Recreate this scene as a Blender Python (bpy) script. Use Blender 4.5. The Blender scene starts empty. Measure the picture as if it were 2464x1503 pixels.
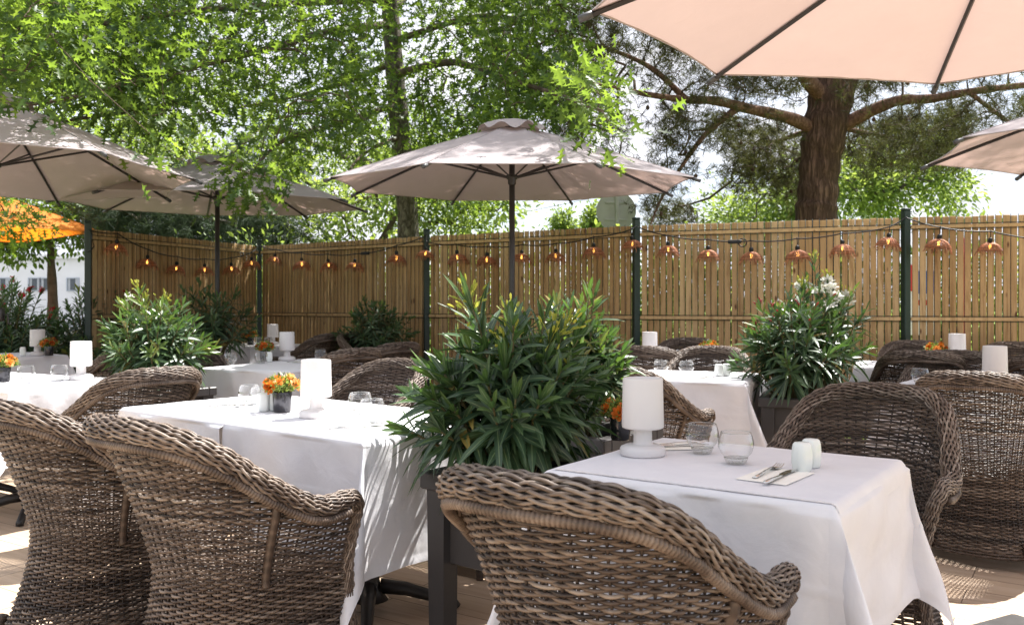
import bpy, math
import numpy as np
from mathutils import Vector

# ------------------------------------------------------------------ basics
scene = bpy.context.scene
COL = scene.collection
rng = np.random.default_rng(7)
PI = math.pi
CAM_H = 1.20          # eye height of the photographer
FPX, CX, CY = 2150.0, 1231.5, 732.0


def at(px, py, Y):
    """point seen at picture position px,py whose distance along the view is Y"""
    return np.array([(px - CX) / FPX * Y, Y, CAM_H + (CY - py) / FPX * Y])


def ev(deg):
    return np.array([math.cos(math.radians(deg)), math.sin(math.radians(deg))])


def nrm(a):
    return a / np.maximum(np.linalg.norm(a, axis=-1, keepdims=True), 1e-9)


class MB:
    """collects vertices, quads, tris and a per-vertex colour, then links ONE mesh object"""

    def __init__(s):
        s.V, s.Q, s.T, s.C, s.n = [], [], [], [], 0

    def add(s, V, Q=None, T=None, C=None):
        V = np.asarray(V, float).reshape(-1, 3)
        if Q is not None and len(Q):
            s.Q.append(np.asarray(Q, int).reshape(-1, 4) + s.n)
        if T is not None and len(T):
            s.T.append(np.asarray(T, int).reshape(-1, 3) + s.n)
        if C is None:
            C = np.zeros((len(V), 3)) + 0.5
        C = np.asarray(C, float)
        if C.ndim == 1:
            C = np.tile(C, (len(V), 1))
        s.V.append(V)
        s.C.append(C)
        s.n += len(V)
        return s

    def box(s, c, size, rz=0.0, C=None, taper=1.0):
        x, y, z = np.array(size) / 2
        P = np.array([[-x, -y, -z], [x, -y, -z], [x, y, -z], [-x, y, -z], [-x, -y, z], [x, -y, z], [x, y, z], [-x, y, z]])
        P[:4, :2] *= taper
        cs, sn = math.cos(rz), math.sin(rz)
        P = np.stack([P[:, 0] * cs - P[:, 1] * sn, P[:, 0] * sn + P[:, 1] * cs, P[:, 2]], 1) + np.array(c)
        return s.add(P, [[3, 2, 1, 0], [4, 5, 6, 7], [0, 1, 5, 4], [1, 2, 6, 5], [2, 3, 7, 6], [3, 0, 4, 7]], C=C)

    def bbox(s, c, size, b=0.004, rz=0.0, C=None):
        """box with chamfered vertical and top/bottom edges (stacked rounded rectangles)"""
        x, y, z = np.array(size) / 2
        rings = []
        for (ins, zz) in ((b, -z), (0, -z + b), (0, z - b), (b, z)):
            X, Y = x - ins, y - ins
            rings.append([[-X, -Y + b, zz], [-X + b, -Y, zz], [X - b, -Y, zz], [X, -Y + b, zz], [X, Y - b, zz], [X - b, Y, zz], [-X + b, Y, zz], [-X, Y - b, zz]])
        P = np.array(rings, float).reshape(-1, 3)
        cs, sn = math.cos(rz), math.sin(rz)
        P = np.stack([P[:, 0] * cs - P[:, 1] * sn, P[:, 0] * sn + P[:, 1] * cs, P[:, 2]], 1) + np.array(c)
        Q = []
        for k in range(3):
            for i in range(8):
                j = (i + 1) % 8
                Q.append([k * 8 + i, k * 8 + j, k * 8 + 8 + j, k * 8 + 8 + i])
        for o, rev in ((0, True), (24, False)):
            for f in ([0, 1, 2, 3], [0, 3, 4, 7], [7, 4, 5, 6]):
                Q.append([o + i for i in (f[::-1] if rev else f)])
        return s.add(P, Q, C=C)

    def tube(s, P, r, sides=6, C=None, cap=True, flat=1.0, up=None):
        """tube along P; flat scales the thickness along the up axis"""
        P = np.asarray(P, float)
        n = len(P)
        r = np.broadcast_to(np.asarray(r, float), (n,))
        T = nrm(np.gradient(P, axis=0))
        if up is None:
            ref = np.array([0, 0, 1.0])
            if abs(T[:, 2]).mean() > 0.75:
                ref = np.array([0.31, 0.95, 0.0])
            up = np.tile(ref, (n, 1))
        B = nrm(np.cross(T, up))
        N = nrm(np.cross(B, T))
        a = np.linspace(0, 2 * PI, sides, endpoint=False)
        V = P[:, None] + r[:, None, None] * (np.cos(a)[None, :, None] * B[:, None] + flat * np.sin(a)[None, :, None] * N[:, None])
        V = V.reshape(-1, 3)
        i = np.arange(n - 1)[:, None] * sides
        j = np.arange(sides)[None]
        k = (j + 1) % sides
        Q = np.stack([i + j, i + k, i + sides + k, i + sides + j], -1).reshape(-1, 4)
        Tt = None
        if cap:
            V = np.vstack([V, P[:1], P[-1:]])
            a0, a1 = n * sides, n * sides + 1
            jj = np.arange(sides)
            kk = (jj + 1) % sides
            Tt = np.vstack([np.stack([np.full(sides, a0), kk, jj], 1), np.stack([np.full(sides, a1), (n - 1) * sides + jj, (n - 1) * sides + kk], 1)])
        if C is not None:
            C = np.asarray(C, float)
            if C.ndim == 2 and len(C) == n:
                C = np.repeat(C, sides, axis=0)
                if cap:
                    C = np.vstack([C, C[:1], C[-1:]])
        return s.add(V, Q, Tt, C)

    def lathe(s, prof, seg=32, c=(0, 0, 0), C=None, sq=None, capends=True):
        """prof: list of (r,z). sq: exponent for a squarish section"""
        prof = np.asarray(prof, float)
        a = np.linspace(0, 2 * PI, seg, endpoint=False)
        ca, sa = np.cos(a), np.sin(a)
        if sq:
            k = (np.abs(ca) ** sq + np.abs(sa) ** sq) ** (-1 / sq)
            ca, sa = ca * k, sa * k
        V = np.stack([prof[:, 0:1] * ca, prof[:, 0:1] * sa, np.repeat(prof[:, 1:2], seg, 1)], -1).reshape(-1, 3) + np.array(c)
        n = len(prof)
        i = np.arange(n - 1)[:, None] * seg
        j = np.arange(seg)[None]
        k = (j + 1) % seg
        Q = np.stack([i + j, i + k, i + seg + k, i + seg + j], -1).reshape(-1, 4)
        T = []
        if capends:
            V = np.vstack([V, [[c[0], c[1], c[2] + prof[0, 1]]], [[c[0], c[1], c[2] + prof[-1, 1]]]])
            jj = np.arange(seg)
            kk = (jj + 1) % seg
            T = np.vstack([np.stack([np.full(seg, n * seg), kk, jj], 1), np.stack([np.full(seg, n * seg + 1), (n - 1) * seg + jj, (n - 1) * seg + kk], 1)])
        return s.add(V, Q, T, C)

    def grid(s, V, C=None):
        """V: (n,m,3) sheet"""
        V = np.asarray(V, float)
        n, m = V.shape[:2]
        i = np.arange(n - 1)[:, None] * m
        j = np.arange(m - 1)[None]
        Q = np.stack([i + j, i + j + 1, i + m + j + 1, i + m + j], -1).reshape(-1, 4)
        return s.add(V.reshape(-1, 3), Q, C=C)

    def inst(s, tv, tq, tt, pos, X, Y, Z, sc, C):
        """many copies of a small template (leaf, petal ...) baked into this one mesh.
        pos,X,Y,Z (N,3), sc (N,) or (N,3), C (N,3); template colour channel 1 = tv[:,3] if given"""
        tv = np.asarray(tv, float)
        N, k = len(pos), len(tv)
        sc = np.asarray(sc, float)
        if sc.ndim == 1:
            sc = np.repeat(sc[:, None], 3, 1)
        L = tv[None, :, :3] * sc[:, None, :]
        V = pos[:, None] + L[..., 0:1] * X[:, None] + L[..., 1:2] * Y[:, None] + L[..., 2:3] * Z[:, None]
        off = (np.arange(N) * k)[:, None, None]
        Q = (np.asarray(tq, int)[None] + off).reshape(-1, 4) if tq is not None and len(tq) else None
        T = (np.asarray(tt, int)[None] + off).reshape(-1, 3) if tt is not None and len(tt) else None
        CC = np.repeat(np.asarray(C, float)[:, None], k, 1).copy()
        if tv.shape[1] > 3:
            CC[..., 1] = tv[None, :, 3]
        return s.add(V.reshape(-1, 3), Q, T, CC.reshape(-1, 3))

    def mesh(s, name, mat, smooth=True):
        V = np.vstack(s.V)
        C = np.vstack(s.C)
        nq = sum(len(q) for q in s.Q)
        nt = sum(len(t) for t in s.T)
        me = bpy.data.meshes.new(name)
        me.vertices.add(len(V))
        me.vertices.foreach_set('co', V.astype(np.float32).ravel())
        idx = []
        if nq:
            idx.append(np.vstack(s.Q).ravel())
        if nt:
            idx.append(np.vstack(s.T).ravel())
        idx = np.concatenate(idx).astype(np.int32)
        me.loops.add(len(idx))
        me.loops.foreach_set('vertex_index', idx)
        st = np.concatenate([np.arange(nq) * 4, nq * 4 + np.arange(nt) * 3]).astype(np.int32)
        me.polygons.add(nq + nt)
        me.polygons.foreach_set('loop_start', st)
        me.polygons.foreach_set('use_smooth', np.full(nq + nt, bool(smooth)))
        at_ = me.color_attributes.new('tone', 'FLOAT_COLOR', 'POINT')
        at_.data.foreach_set('color', np.hstack([C, np.ones((len(C), 1))]).astype(np.float32).ravel())
        me.materials.append(mat)
        me.update(calc_edges=True)
        return me

    def obj(s, name, mat, parent=None, smooth=True, label=None, cat=None, group=None, kind=None, loc=None, rz=None):
        o = bpy.data.objects.new(name, s.mesh(name, mat, smooth))
        COL.objects.link(o)
        if parent is not None:
            o.parent = parent
        if loc is not None:
            o.location = loc
        if rz is not None:
            o.rotation_euler = (0, 0, rz)
        tag(o, label, cat, group, kind)
        return o


def tag(o, label=None, cat=None, group=None, kind=None):
    if label:
        o['label'] = label
    if cat:
        o['category'] = cat
    if group:
        o['group'] = group
    if kind:
        o['kind'] = kind
    return o


def thing(name, label, cat, loc=(0, 0, 0), rz=0.0, group=None):
    o = bpy.data.objects.new(name, None)
    o.empty_display_size = 0.1
    COL.objects.link(o)
    o.location = loc
    o.rotation_euler = (0, 0, rz)
    return tag(o, label, cat, group)


def kids(o):
    return [c for c in bpy.data.objects if c.parent == o]


def copy_tree(o, parent=None):
    c = o.copy()
    COL.objects.link(c)
    if parent is not None:
        c.parent = parent
    for ch in kids(o):
        copy_tree(ch, c)
    return c


class Kind:
    """a prototype thing: the first placing moves the prototype itself, later ones copy it"""

    def __init__(s, root):
        s.root, s.used = root, False

    def place(s, loc, rz, label, group=None):
        o = copy_tree(s.root) if s.used else s.root
        s.used = True
        o.location = loc
        o.rotation_euler = (0, 0, rz)
        o['label'] = label
        if group:
            o['group'] = group
        return o


# ------------------------------------------------------------------ materials
def mat(name):
    m = bpy.data.materials.new(name)
    m.use_nodes = True
    nt = m.node_tree
    nt.nodes.clear()
    out = nt.nodes.new('ShaderNodeOutputMaterial')
    return m, nt, out


def N(nt, t, **kw):
    n = nt.nodes.new(t)
    for k, v in kw.items():
        if k in n.inputs:
            n.inputs[k].default_value = v
        else:
            setattr(n, k, v)
    return n


def ramp(nt, fac, stops):
    r = nt.nodes.new('ShaderNodeValToRGB')
    e = r.color_ramp.elements
    while len(e) < len(stops):
        e.new(0.5)
    for i, (p, c) in enumerate(stops):
        e[i].position = p
        e[i].color = (*c, 1) if len(c) == 3 else c
    if fac is not None:
        nt.links.new(fac, r.inputs[0])
    return r


def noise(nt, scale, detail=3, rough=0.55, coord='Object', vec=None, dist=0.0):
    n = N(nt, 'ShaderNodeTexNoise', Scale=scale, Detail=detail, Roughness=rough, Distortion=dist)
    if vec is None:
        vec = nt.nodes.new('ShaderNodeTexCoord').outputs[coord]
    nt.links.new(vec, n.inputs['Vector'])
    return n


def bsdf(nt, out, rough=0.5, spec=0.4, **kw):
    b = N(nt, 'ShaderNodeBsdfPrincipled', Roughness=rough)
    b.inputs['Specular IOR Level'].default_value = spec
    for k, v in kw.items():
        b.inputs[k].default_value = v
    nt.links.new(b.outputs[0], out.inputs[0])
    return b


def mixc(nt, a, b, fac, mode='MIX'):
    m = nt.nodes.new('ShaderNodeMix')
    m.data_type = 'RGBA'
    m.blend_type = mode
    for sock, v in ((m.inputs[6], a), (m.inputs[7], b), (m.inputs[0], fac)):
        if isinstance(v, (int, float)):
            sock.default_value = v
        elif isinstance(v, tuple):
            sock.default_value = (*v, 1)
        else:
            nt.links.new(v, sock)
    return m.outputs[2]


def bump(nt, b, h, strength=0.3, dist=0.01):
    n = N(nt, 'ShaderNodeBump', Strength=strength, Distance=dist)
    nt.links.new(h, n.inputs['Height'])
    nt.links.new(n.outputs[0], b.inputs['Normal'])


def plain(name, col, rough=0.5, spec=0.4, metal=0.0, var=0.12, scale=14.0, bmp=0.0):
    m, nt, out = mat(name)
    b = bsdf(nt, out, rough, spec, Metallic=metal)
    n = noise(nt, scale, 4)
    lo = tuple(c * (1 - var) for c in col)
    hi = tuple(min(1, c * (1 + var)) for c in col)
    r = ramp(nt, n.outputs[0], [(0.3, lo), (0.7, hi)])
    nt.links.new(r.outputs[0], b.inputs['Base Color'])
    rr = N(nt, 'ShaderNodeMapRange')
    rr.inputs['To Min'].default_value = max(0.02, rough - 0.07)
    rr.inputs['To Max'].default_value = min(1, rough + 0.07)
    nt.links.new(n.outputs[0], rr.inputs[0])
    nt.links.new(rr.outputs[0], b.inputs['Roughness'])
    if bmp:
        n2 = noise(nt, scale * 12, 2)
        bump(nt, b, n2.outputs[0], bmp, 0.002)
    return m


def tone(nt):
    a = N(nt, 'ShaderNodeAttribute', attribute_name='tone')
    s = nt.nodes.new('ShaderNodeSeparateColor')
    nt.links.new(a.outputs['Color'], s.inputs[0])
    return s


def leafmat(name, stops, trans, tfac=0.45, rough=0.45, spec=0.35, midrib=None):
    """two-sided leaf: reflecting + light passing through; colour varies leaf by leaf (tone.r)"""
    m, nt, out = mat(name)
    s = tone(nt)
    r = ramp(nt, s.outputs[0], stops)
    col = r.outputs[0]
    if midrib:
        rr = ramp(nt, s.outputs[1], [(0.0, (0, 0, 0)), (0.82, (0, 0, 0)), (1.0, (1, 1, 1))])
        col = mixc(nt, col, midrib, rr.outputs[0])
    b = N(nt, 'ShaderNodeBsdfPrincipled', Roughness=rough)
    b.inputs['Specular IOR Level'].default_value = spec
    nt.links.new(col, b.inputs['Base Color'])
    t = nt.nodes.new('ShaderNodeBsdfTranslucent')
    tc = mixc(nt, col, trans, 0.6)
    tr_ = ramp(nt, s.outputs[0], [(0.0, (0.30, 0.34, 0.30)), (0.5, (0.98, 1.0, 0.95)), (1.0, (1.25, 1.2, 1.05))])
    tc = mixc(nt, tc, tr_.outputs[0], 1.0, 'MULTIPLY')
    nt.links.new(tc, t.inputs[0])
    mx = N(nt, 'ShaderNodeMixShader', Fac=tfac)
    nt.links.new(b.outputs[0], mx.inputs[1])
    nt.links.new(t.outputs[0], mx.inputs[2])
    nt.links.new(mx.outputs[0], out.inputs[0])
    return m


M = {}

# woven rattan: every strand its own brown (tone.r), thin pale streaks along it
m, nt, out = mat('rattan_weave')
s = tone(nt)
b = bsdf(nt, out, 0.48, 0.45)
n = noise(nt, 55, 4, 0.6)
mm = N(nt, 'ShaderNodeMath', operation='MULTIPLY_ADD')
nt.links.new(n.outputs[0], mm.inputs[0])
mm.inputs[1].default_value = 0.7
nt.links.new(s.outputs[0], mm.inputs[2])
mm2 = N(nt, 'ShaderNodeMath', operation='SUBTRACT')
nt.links.new(mm.outputs[0], mm2.inputs[0])
mm2.inputs[1].default_value = 0.35
r = ramp(nt, mm2.outputs[0], [(0.0, (0.021, 0.014, 0.011)), (0.42, (0.073, 0.050, 0.037)), (0.72, (0.163, 0.121, 0.092)), (1.0, (0.29, 0.240, 0.198))])
oi = nt.nodes.new('ShaderNodeObjectInfo')
vr = N(nt, 'ShaderNodeMapRange')
vr.inputs['To Min'].default_value = 0.86
vr.inputs['To Max'].default_value = 1.10
nt.links.new(oi.outputs['Random'], vr.inputs[0])
n3 = noise(nt, 2.3, 4)
r3 = ramp(nt, n3.outputs[0], [(0.35, (0.86, 0.86, 0.88)), (0.7, (1.08, 1.06, 1.04))])
c3 = mixc(nt, r.outputs[0], r3.outputs[0], 1.0, 'MULTIPLY')
c3 = mixc(nt, c3, vr.outputs[0], 1.0, 'MULTIPLY')
nt.links.new(c3, b.inputs['Base Color'])
n2 = noise(nt, 240, 2)
bump(nt, b, n2.outputs[0], 0.25, 0.002)
M['rattan'] = m

# linen cloth
m, nt, out = mat('white_cloth')
b = N(nt, 'ShaderNodeBsdfPrincipled', Roughness=0.85)
b.inputs['Specular IOR Level'].default_value = 0.15
n = noise(nt, 9, 5, 0.6)
r = ramp(nt, n.outputs[0], [(0.3, (0.76, 0.755, 0.79)), (0.7, (0.82, 0.815, 0.84))])
nt.links.new(r.outputs[0], b.inputs['Base Color'])
w1 = noise(nt, 11, 4, 0.5, dist=0.7)
w2 = noise(nt, 900, 1)
ad = N(nt, 'ShaderNodeMath', operation='MULTIPLY_ADD')
nt.links.new(w2.outputs[0], ad.inputs[0])
ad.inputs[1].default_value = 0.06
nt.links.new(w1.outputs[0], ad.inputs[2])
bump(nt, b, ad.outputs[0], 0.42, 0.010)
t = N(nt, 'ShaderNodeBsdfTranslucent')
t.inputs[0].default_value = (0.75, 0.74, 0.76, 1)
mx = N(nt, 'ShaderNodeMixShader', Fac=0.12)
nt.links.new(b.outputs[0], mx.inputs[1])
nt.links.new(t.outputs[0], mx.inputs[2])
nt.links.new(mx.outputs[0], out.inputs[0])
M['cloth'] = m


def canopy_mat(name, col, tcol, tf):
    m, nt, out = mat(name)
    b = N(nt, 'ShaderNodeBsdfPrincipled', Roughness=0.8)
    b.inputs['Specular IOR Level'].default_value = 0.2
    n = noise(nt, 2.2, 5, 0.6)
    r = ramp(nt, n.outputs[0], [(0.3, tuple(c * 0.92 for c in col)), (0.7, tuple(min(1, c * 1.06) for c in col))])
    nt.links.new(r.outputs[0], b.inputs['Base Color'])
    n2 = noise(nt, 7, 4, 0.55, dist=0.8)
    bump(nt, b, n2.outputs[0], 0.25, 0.02)
    t = N(nt, 'ShaderNodeBsdfTranslucent')
    t.inputs[0].default_value = (*tcol, 1)
    mx = N(nt, 'ShaderNodeMixShader', Fac=tf)
    nt.links.new(b.outputs[0], mx.inputs[1])
    nt.links.new(t.outputs[0], mx.inputs[2])
    nt.links.new(mx.outputs[0], out.inputs[0])
    return m


M['taupe'] = canopy_mat('taupe_canvas', (0.425, 0.382, 0.392), (0.86, 0.585, 0.505), 0.142)
M['orange'] = canopy_mat('orange_canvas', (0.80, 0.30, 0.07), (0.95, 0.23, 0.012), 0.5)
M['dark_metal'] = plain('dark_metal', (0.030, 0.027, 0.027), 0.42, 0.5, 0.0, 0.15)
M['grey_plastic'] = plain('grey_plastic', (0.07, 0.07, 0.075), 0.5)
M['green_metal'] = plain('dark_green_metal', (0.006, 0.022, 0.016), 0.4, 0.5)
M['black_cable'] = plain('black_rubber', (0.008, 0.008, 0.009), 0.5)
M['planter'] = plain('anthracite_planter', (0.050, 0.046, 0.046), 0.45, 0.4, 0.0, 0.1, 6, 0.05)
M['soil'] = plain('potting_soil', (0.035, 0.022, 0.014), 0.95, 0.1, 0, 0.5, 40, 0.6)
M['steel'] = plain('cutlery_steel', (0.62, 0.60, 0.58), 0.16, 0.5, 1.0, 0.05)
M['pot'] = plain('graphite_pot', (0.07, 0.07, 0.078), 0.22, 0.5, 0.75, 0.2)
M['ceramic'] = plain('pale_celadon_porcelain', (0.72, 0.745, 0.72), 0.18, 0.5, 0, 0.02)
M['napkin'] = plain('cream_paper', (0.85, 0.825, 0.76), 0.9, 0.1, 0, 0.03)
M['table_base'] = plain('black_iron', (0.02, 0.018, 0.017), 0.45)
M['table_top'] = plain('laminate_table_top', (0.25, 0.2, 0.16), 0.5)
M['sign'] = plain('galvanised_sign_back', (0.60, 0.60, 0.62), 0.5, 0.4, 0.1, 0.12, 4)
M['sign_dark'] = plain('sign_print', (0.10, 0.11, 0.11), 0.6)

# lamp: opal plastic
m, nt, out = mat('opal_plastic')
b = bsdf(nt, out, 0.38, 0.4)
n = noise(nt, 3, 2)
r = ramp(nt, n.outputs[0], [(0.3, (0.80, 0.78, 0.78)), (0.7, (0.84, 0.82, 0.82))])
nt.links.new(r.outputs[0], b.inputs['Base Color'])
t = N(nt, 'ShaderNodeBsdfTranslucent')
t.inputs[0].default_value = (0.85, 0.82, 0.80, 1)
mx = N(nt, 'ShaderNodeMixShader', Fac=0.3)
nt.links.new(b.outputs[0], mx.inputs[1])
nt.links.new(t.outputs[0], mx.inputs[2])
nt.links.new(mx.outputs[0], out.inputs[0])
M['opal'] = m

# thin clear glass: sees straight through, reflects more at glancing angles
m, nt, out = mat('clear_glass')
tr = N(nt, 'ShaderNodeBsdfTransparent')
tr.inputs[0].default_value = (0.985, 0.99, 0.99, 1)
gl = N(nt, 'ShaderNodeBsdfGlossy', Roughness=0.02)
lw = N(nt, 'ShaderNodeLayerWeight', Blend=0.5)
pw = N(nt, 'ShaderNodeMath', operation='POWER')
nt.links.new(lw.outputs['Facing'], pw.inputs[0])
pw.inputs[1].default_value = 1.9
fr = N(nt, 'ShaderNodeMath', operation='MULTIPLY_ADD')
nt.links.new(pw.outputs[0], fr.inputs[0])
fr.inputs[1].default_value = 0.9
fr.inputs[2].default_value = 0.06
n = noise(nt, 30, 2)
bp = N(nt, 'ShaderNodeBump', Strength=0.06, Distance=0.004)
nt.links.new(n.outputs[0], bp.inputs['Height'])
nt.links.new(bp.outputs[0], gl.inputs['Normal'])
mx = N(nt, 'ShaderNodeMixShader')
nt.links.new(fr.outputs[0], mx.inputs[0])
nt.links.new(tr.outputs[0], mx.inputs[1])
nt.links.new(gl.outputs[0], mx.inputs[2])
nt.links.new(mx.outputs[0], out.inputs[0])
M['glass'] = m

# heavy bottom and rim of the tumblers: clear with stronger sparkle
m, nt, out = mat('thick_glass')
tr = N(nt, 'ShaderNodeBsdfTransparent')
tr.inputs[0].default_value = (0.93, 0.945, 0.945, 1)
gl = N(nt, 'ShaderNodeBsdfGlossy', Roughness=0.03)
lw = N(nt, 'ShaderNodeLayerWeight', Blend=0.42)
n = noise(nt, 120, 3)
bp = N(nt, 'ShaderNodeBump', Strength=0.9, Distance=0.01)
nt.links.new(n.outputs[0], bp.inputs['Height'])
nt.links.new(bp.outputs[0], gl.inputs['Normal'])
nt.links.new(bp.outputs[0], lw.inputs['Normal'])
mx = N(nt, 'ShaderNodeMixShader')
nt.links.new(lw.outputs['Facing'], mx.inputs[0])
nt.links.new(tr.outputs[0], mx.inputs[1])
nt.links.new(gl.outputs[0], mx.inputs[2])
nt.links.new(mx.outputs[0], out.inputs[0])
M['thick_glass'] = m

# fence boards: each slat its own wood tone, grain and knots along the slat
m, nt, out = mat('fence_wood')
s = tone(nt)
b = bsdf(nt, out, 0.72, 0.2)
tc = nt.nodes.new('ShaderNodeTexCoord')
mp = N(nt, 'ShaderNodeMapping')
mp.inputs['Scale'].default_value = (28, 28, 1.6)
cmb = nt.nodes.new('ShaderNodeCombineXYZ')
mul = N(nt, 'ShaderNodeMath', operation='MULTIPLY')
nt.links.new(s.outputs[0], mul.inputs[0])
mul.inputs[1].default_value = 37.0
nt.links.new(mul.outputs[0], cmb.inputs[2])
va = N(nt, 'ShaderNodeVectorMath', operation='ADD')
nt.links.new(tc.outputs['Object'], va.inputs[0])
nt.links.new(cmb.outputs[0], va.inputs[1])
nt.links.new(va.outputs[0], mp.inputs[0])
n = noise(nt, 1.0, 5, 0.62, vec=mp.outputs[0], dist=0.6)
base = ramp(nt, s.outputs[1], [(0.0, (0.39, 0.248, 0.115)), (0.5, (0.485, 0.322, 0.158)), (1.0, (0.57, 0.405, 0.215))])
gr = ramp(nt, n.outputs[0], [(0.32, (0.62, 0.55, 0.48)), (0.5, (1, 1, 1)), (0.75, (1.06, 1.03, 1.0))])
c1 = mixc(nt, base.outputs[0], gr.outputs[0], 1.0, 'MULTIPLY')
vo = N(nt, 'ShaderNodeTexVoronoi', Scale=1.0)
mp2 = N(nt, 'ShaderNodeMapping')
mp2.inputs['Scale'].default_value = (9, 9, 3.4)
nt.links.new(va.outputs[0], mp2.inputs[0])
nt.links.new(mp2.outputs[0], vo.inputs['Vector'])
kn = ramp(nt, vo.outputs['Distance'], [(0.0, (1, 1, 1)), (0.07, (1, 1, 1)), (0.13, (0, 0, 0))])
c2 = mixc(nt, c1, (0.13, 0.06, 0.03), kn.outputs[0])
st = noise(nt, 1.3, 6, 0.65)
sr = ramp(nt, st.outputs[0], [(0.32, (0.80, 0.80, 0.82)), (0.55, (1, 1, 1)), (0.75, (1.05, 1.03, 1.0))])
c2 = mixc(nt, c2, sr.outputs[0], 1.0, 'MULTIPLY')
nt.links.new(c2, b.inputs['Base Color'])
bump(nt, b, n.outputs[0], 0.3, 0.004)
M['fence'] = m


def bark(name, cols, sx, sz, strength=0.8, dist=0.04, crack=0.7):
    m, nt, out = mat(name)
    b = bsdf(nt, out, 0.9, 0.15)
    tc = nt.nodes.new('ShaderNodeTexCoord')
    mp = N(nt, 'ShaderNodeMapping')
    mp.inputs['Scale'].default_value = (sx, sx, sz)
    nt.links.new(tc.outputs['Object'], mp.inputs[0])
    n = noise(nt, 1, 6, 0.68, vec=mp.outputs[0], dist=1.2)
    vo = N(nt, 'ShaderNodeTexVoronoi', Scale=1.0, feature='DISTANCE_TO_EDGE')
    wv = N(nt, 'ShaderNodeVectorMath', operation='MULTIPLY_ADD')
    nt.links.new(n.outputs['Color'], wv.inputs[0])
    wv.inputs[1].default_value = (1.6, 1.6, 1.6)
    nt.links.new(mp.outputs[0], wv.inputs[2])
    nt.links.new(wv.outputs[0], vo.inputs['Vector'])
    vr = ramp(nt, vo.outputs[0], [(0.0, (0.25, 0.25, 0.25)), (0.22, (1, 1, 1))])
    r = ramp(nt, n.outputs[0], [(0.28, cols[0]), (0.52, cols[1]), (0.75, cols[2])])
    c = mixc(nt, r.outputs[0], vr.outputs[0], crack, 'MULTIPLY')
    nt.links.new(c, b.inputs['Base Color'])
    h = mixc(nt, n.outputs[0], vr.outputs[0], 0.5)
    bump(nt, b, h, strength, dist)
    return m


M['oak_bark'] = bark('oak_bark', [(0.07, 0.06, 0.05), (0.16, 0.14, 0.115), (0.30, 0.28, 0.24)], 16, 7, 0.7, 0.02)
M['pine_bark'] = bark('pine_bark', [(0.07, 0.043, 0.032), (0.15, 0.092, 0.068), (0.27, 0.175, 0.13)], 17, 2.6, 0.9, 0.05, 0.5)
M['pine_limb'] = bark('pine_limb_bark', [(0.10, 0.055, 0.038), (0.20, 0.115, 0.080), (0.32, 0.21, 0.155)], 22, 9, 0.6, 0.02, 0.35)
M['twig'] = plain('twig_bark', (0.10, 0.075, 0.055), 0.85, 0.15, 0, 0.3, 8)
M['oleander_stem'] = plain('oleander_stem', (0.13, 0.11, 0.05), 0.7, 0.2, 0, 0.25, 10)

M['oak_leaf'] = leafmat('oak_leaf', [(0.0, (0.020, 0.050, 0.018)), (0.5, (0.040, 0.088, 0.026)), (0.85, (0.085, 0.145, 0.034)), (1.0, (0.16, 0.22, 0.06))], (0.38, 0.54, 0.050), 0.54, 0.42, 0.35)
M['bright_leaf'] = leafmat('bright_leaf', [(0.0, (0.060, 0.115, 0.030)), (1.0, (0.21, 0.29, 0.085))], (0.52, 0.64, 0.10), 0.5, 0.5, 0.3)
M['pine_needle'] = leafmat('pine_needle', [(0.0, (0.046, 0.034, 0.018)), (0.5, (0.052, 0.052, 0.022)), (1.0, (0.085, 0.105, 0.036))], (0.24, 0.25, 0.07), 0.32, 0.6, 0.2)
M['cedar_needle'] = leafmat('conifer_needle', [(0.0, (0.030, 0.050, 0.030)), (1.0, (0.085, 0.115, 0.075))], (0.12, 0.17, 0.08), 0.25, 0.6, 0.2)
M['oleander'] = leafmat('oleander_leaf', [(0.0, (0.030, 0.062, 0.034)), (0.55, (0.054, 0.100, 0.048)), (0.8, (0.080, 0.125, 0.034)), (0.95, (0.17, 0.23, 0.045)), (1.0, (0.30, 0.22, 0.06))], (0.14, 0.30, 0.03), 0.26, 0.36, 0.5, (0.20, 0.27, 0.13))
M['bud_green'] = leafmat('yellow_green_buds', [(0.0, (0.30, 0.36, 0.06)), (1.0, (0.52, 0.50, 0.10))], (0.6, 0.6, 0.1), 0.35)
M['bud_red'] = leafmat('red_buds', [(0.0, (0.26, 0.03, 0.035)), (1.0, (0.45, 0.08, 0.07))], (0.5, 0.05, 0.05), 0.3)
M['petal_white'] = leafmat('white_petals', [(0.0, (0.74, 0.72, 0.66)), (1.0, (0.84, 0.83, 0.80))], (0.8, 0.8, 0.75), 0.35)
M['petal_red'] = leafmat('crimson_petals', [(0.0, (0.42, 0.015, 0.03)), (1.0, (0.60, 0.03, 0.06))], (0.6, 0.03, 0.05), 0.35)
M['petal_orange'] = leafmat('orange_petals', [(0.0, (0.50, 0.07, 0.012)), (0.5, (0.74, 0.22, 0.03)), (0.85, (0.80, 0.42, 0.12)), (1.0, (0.80, 0.62, 0.32))], (0.85, 0.25, 0.02), 0.4)
M['sprig'] = leafmat('sprig_leaf', [(0.0, (0.10, 0.17, 0.04)), (1.0, (0.26, 0.34, 0.08))], (0.3, 0.4, 0.05), 0.4)
M['frayed_rattan'] = leafmat('copper_raffia', [(0.0, (0.42, 0.185, 0.105)), (1.0, (0.66, 0.34, 0.20))], (0.75, 0.36, 0.18), 0.4, 0.6, 0.3)

m, nt, out = mat('lit_bulb')
e = N(nt, 'ShaderNodeEmission', Strength=2.4)
e.inputs[0].default_value = (1.0, 0.42, 0.08, 1)
nt.links.new(e.outputs[0], out.inputs[0])
M['bulb'] = m

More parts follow.
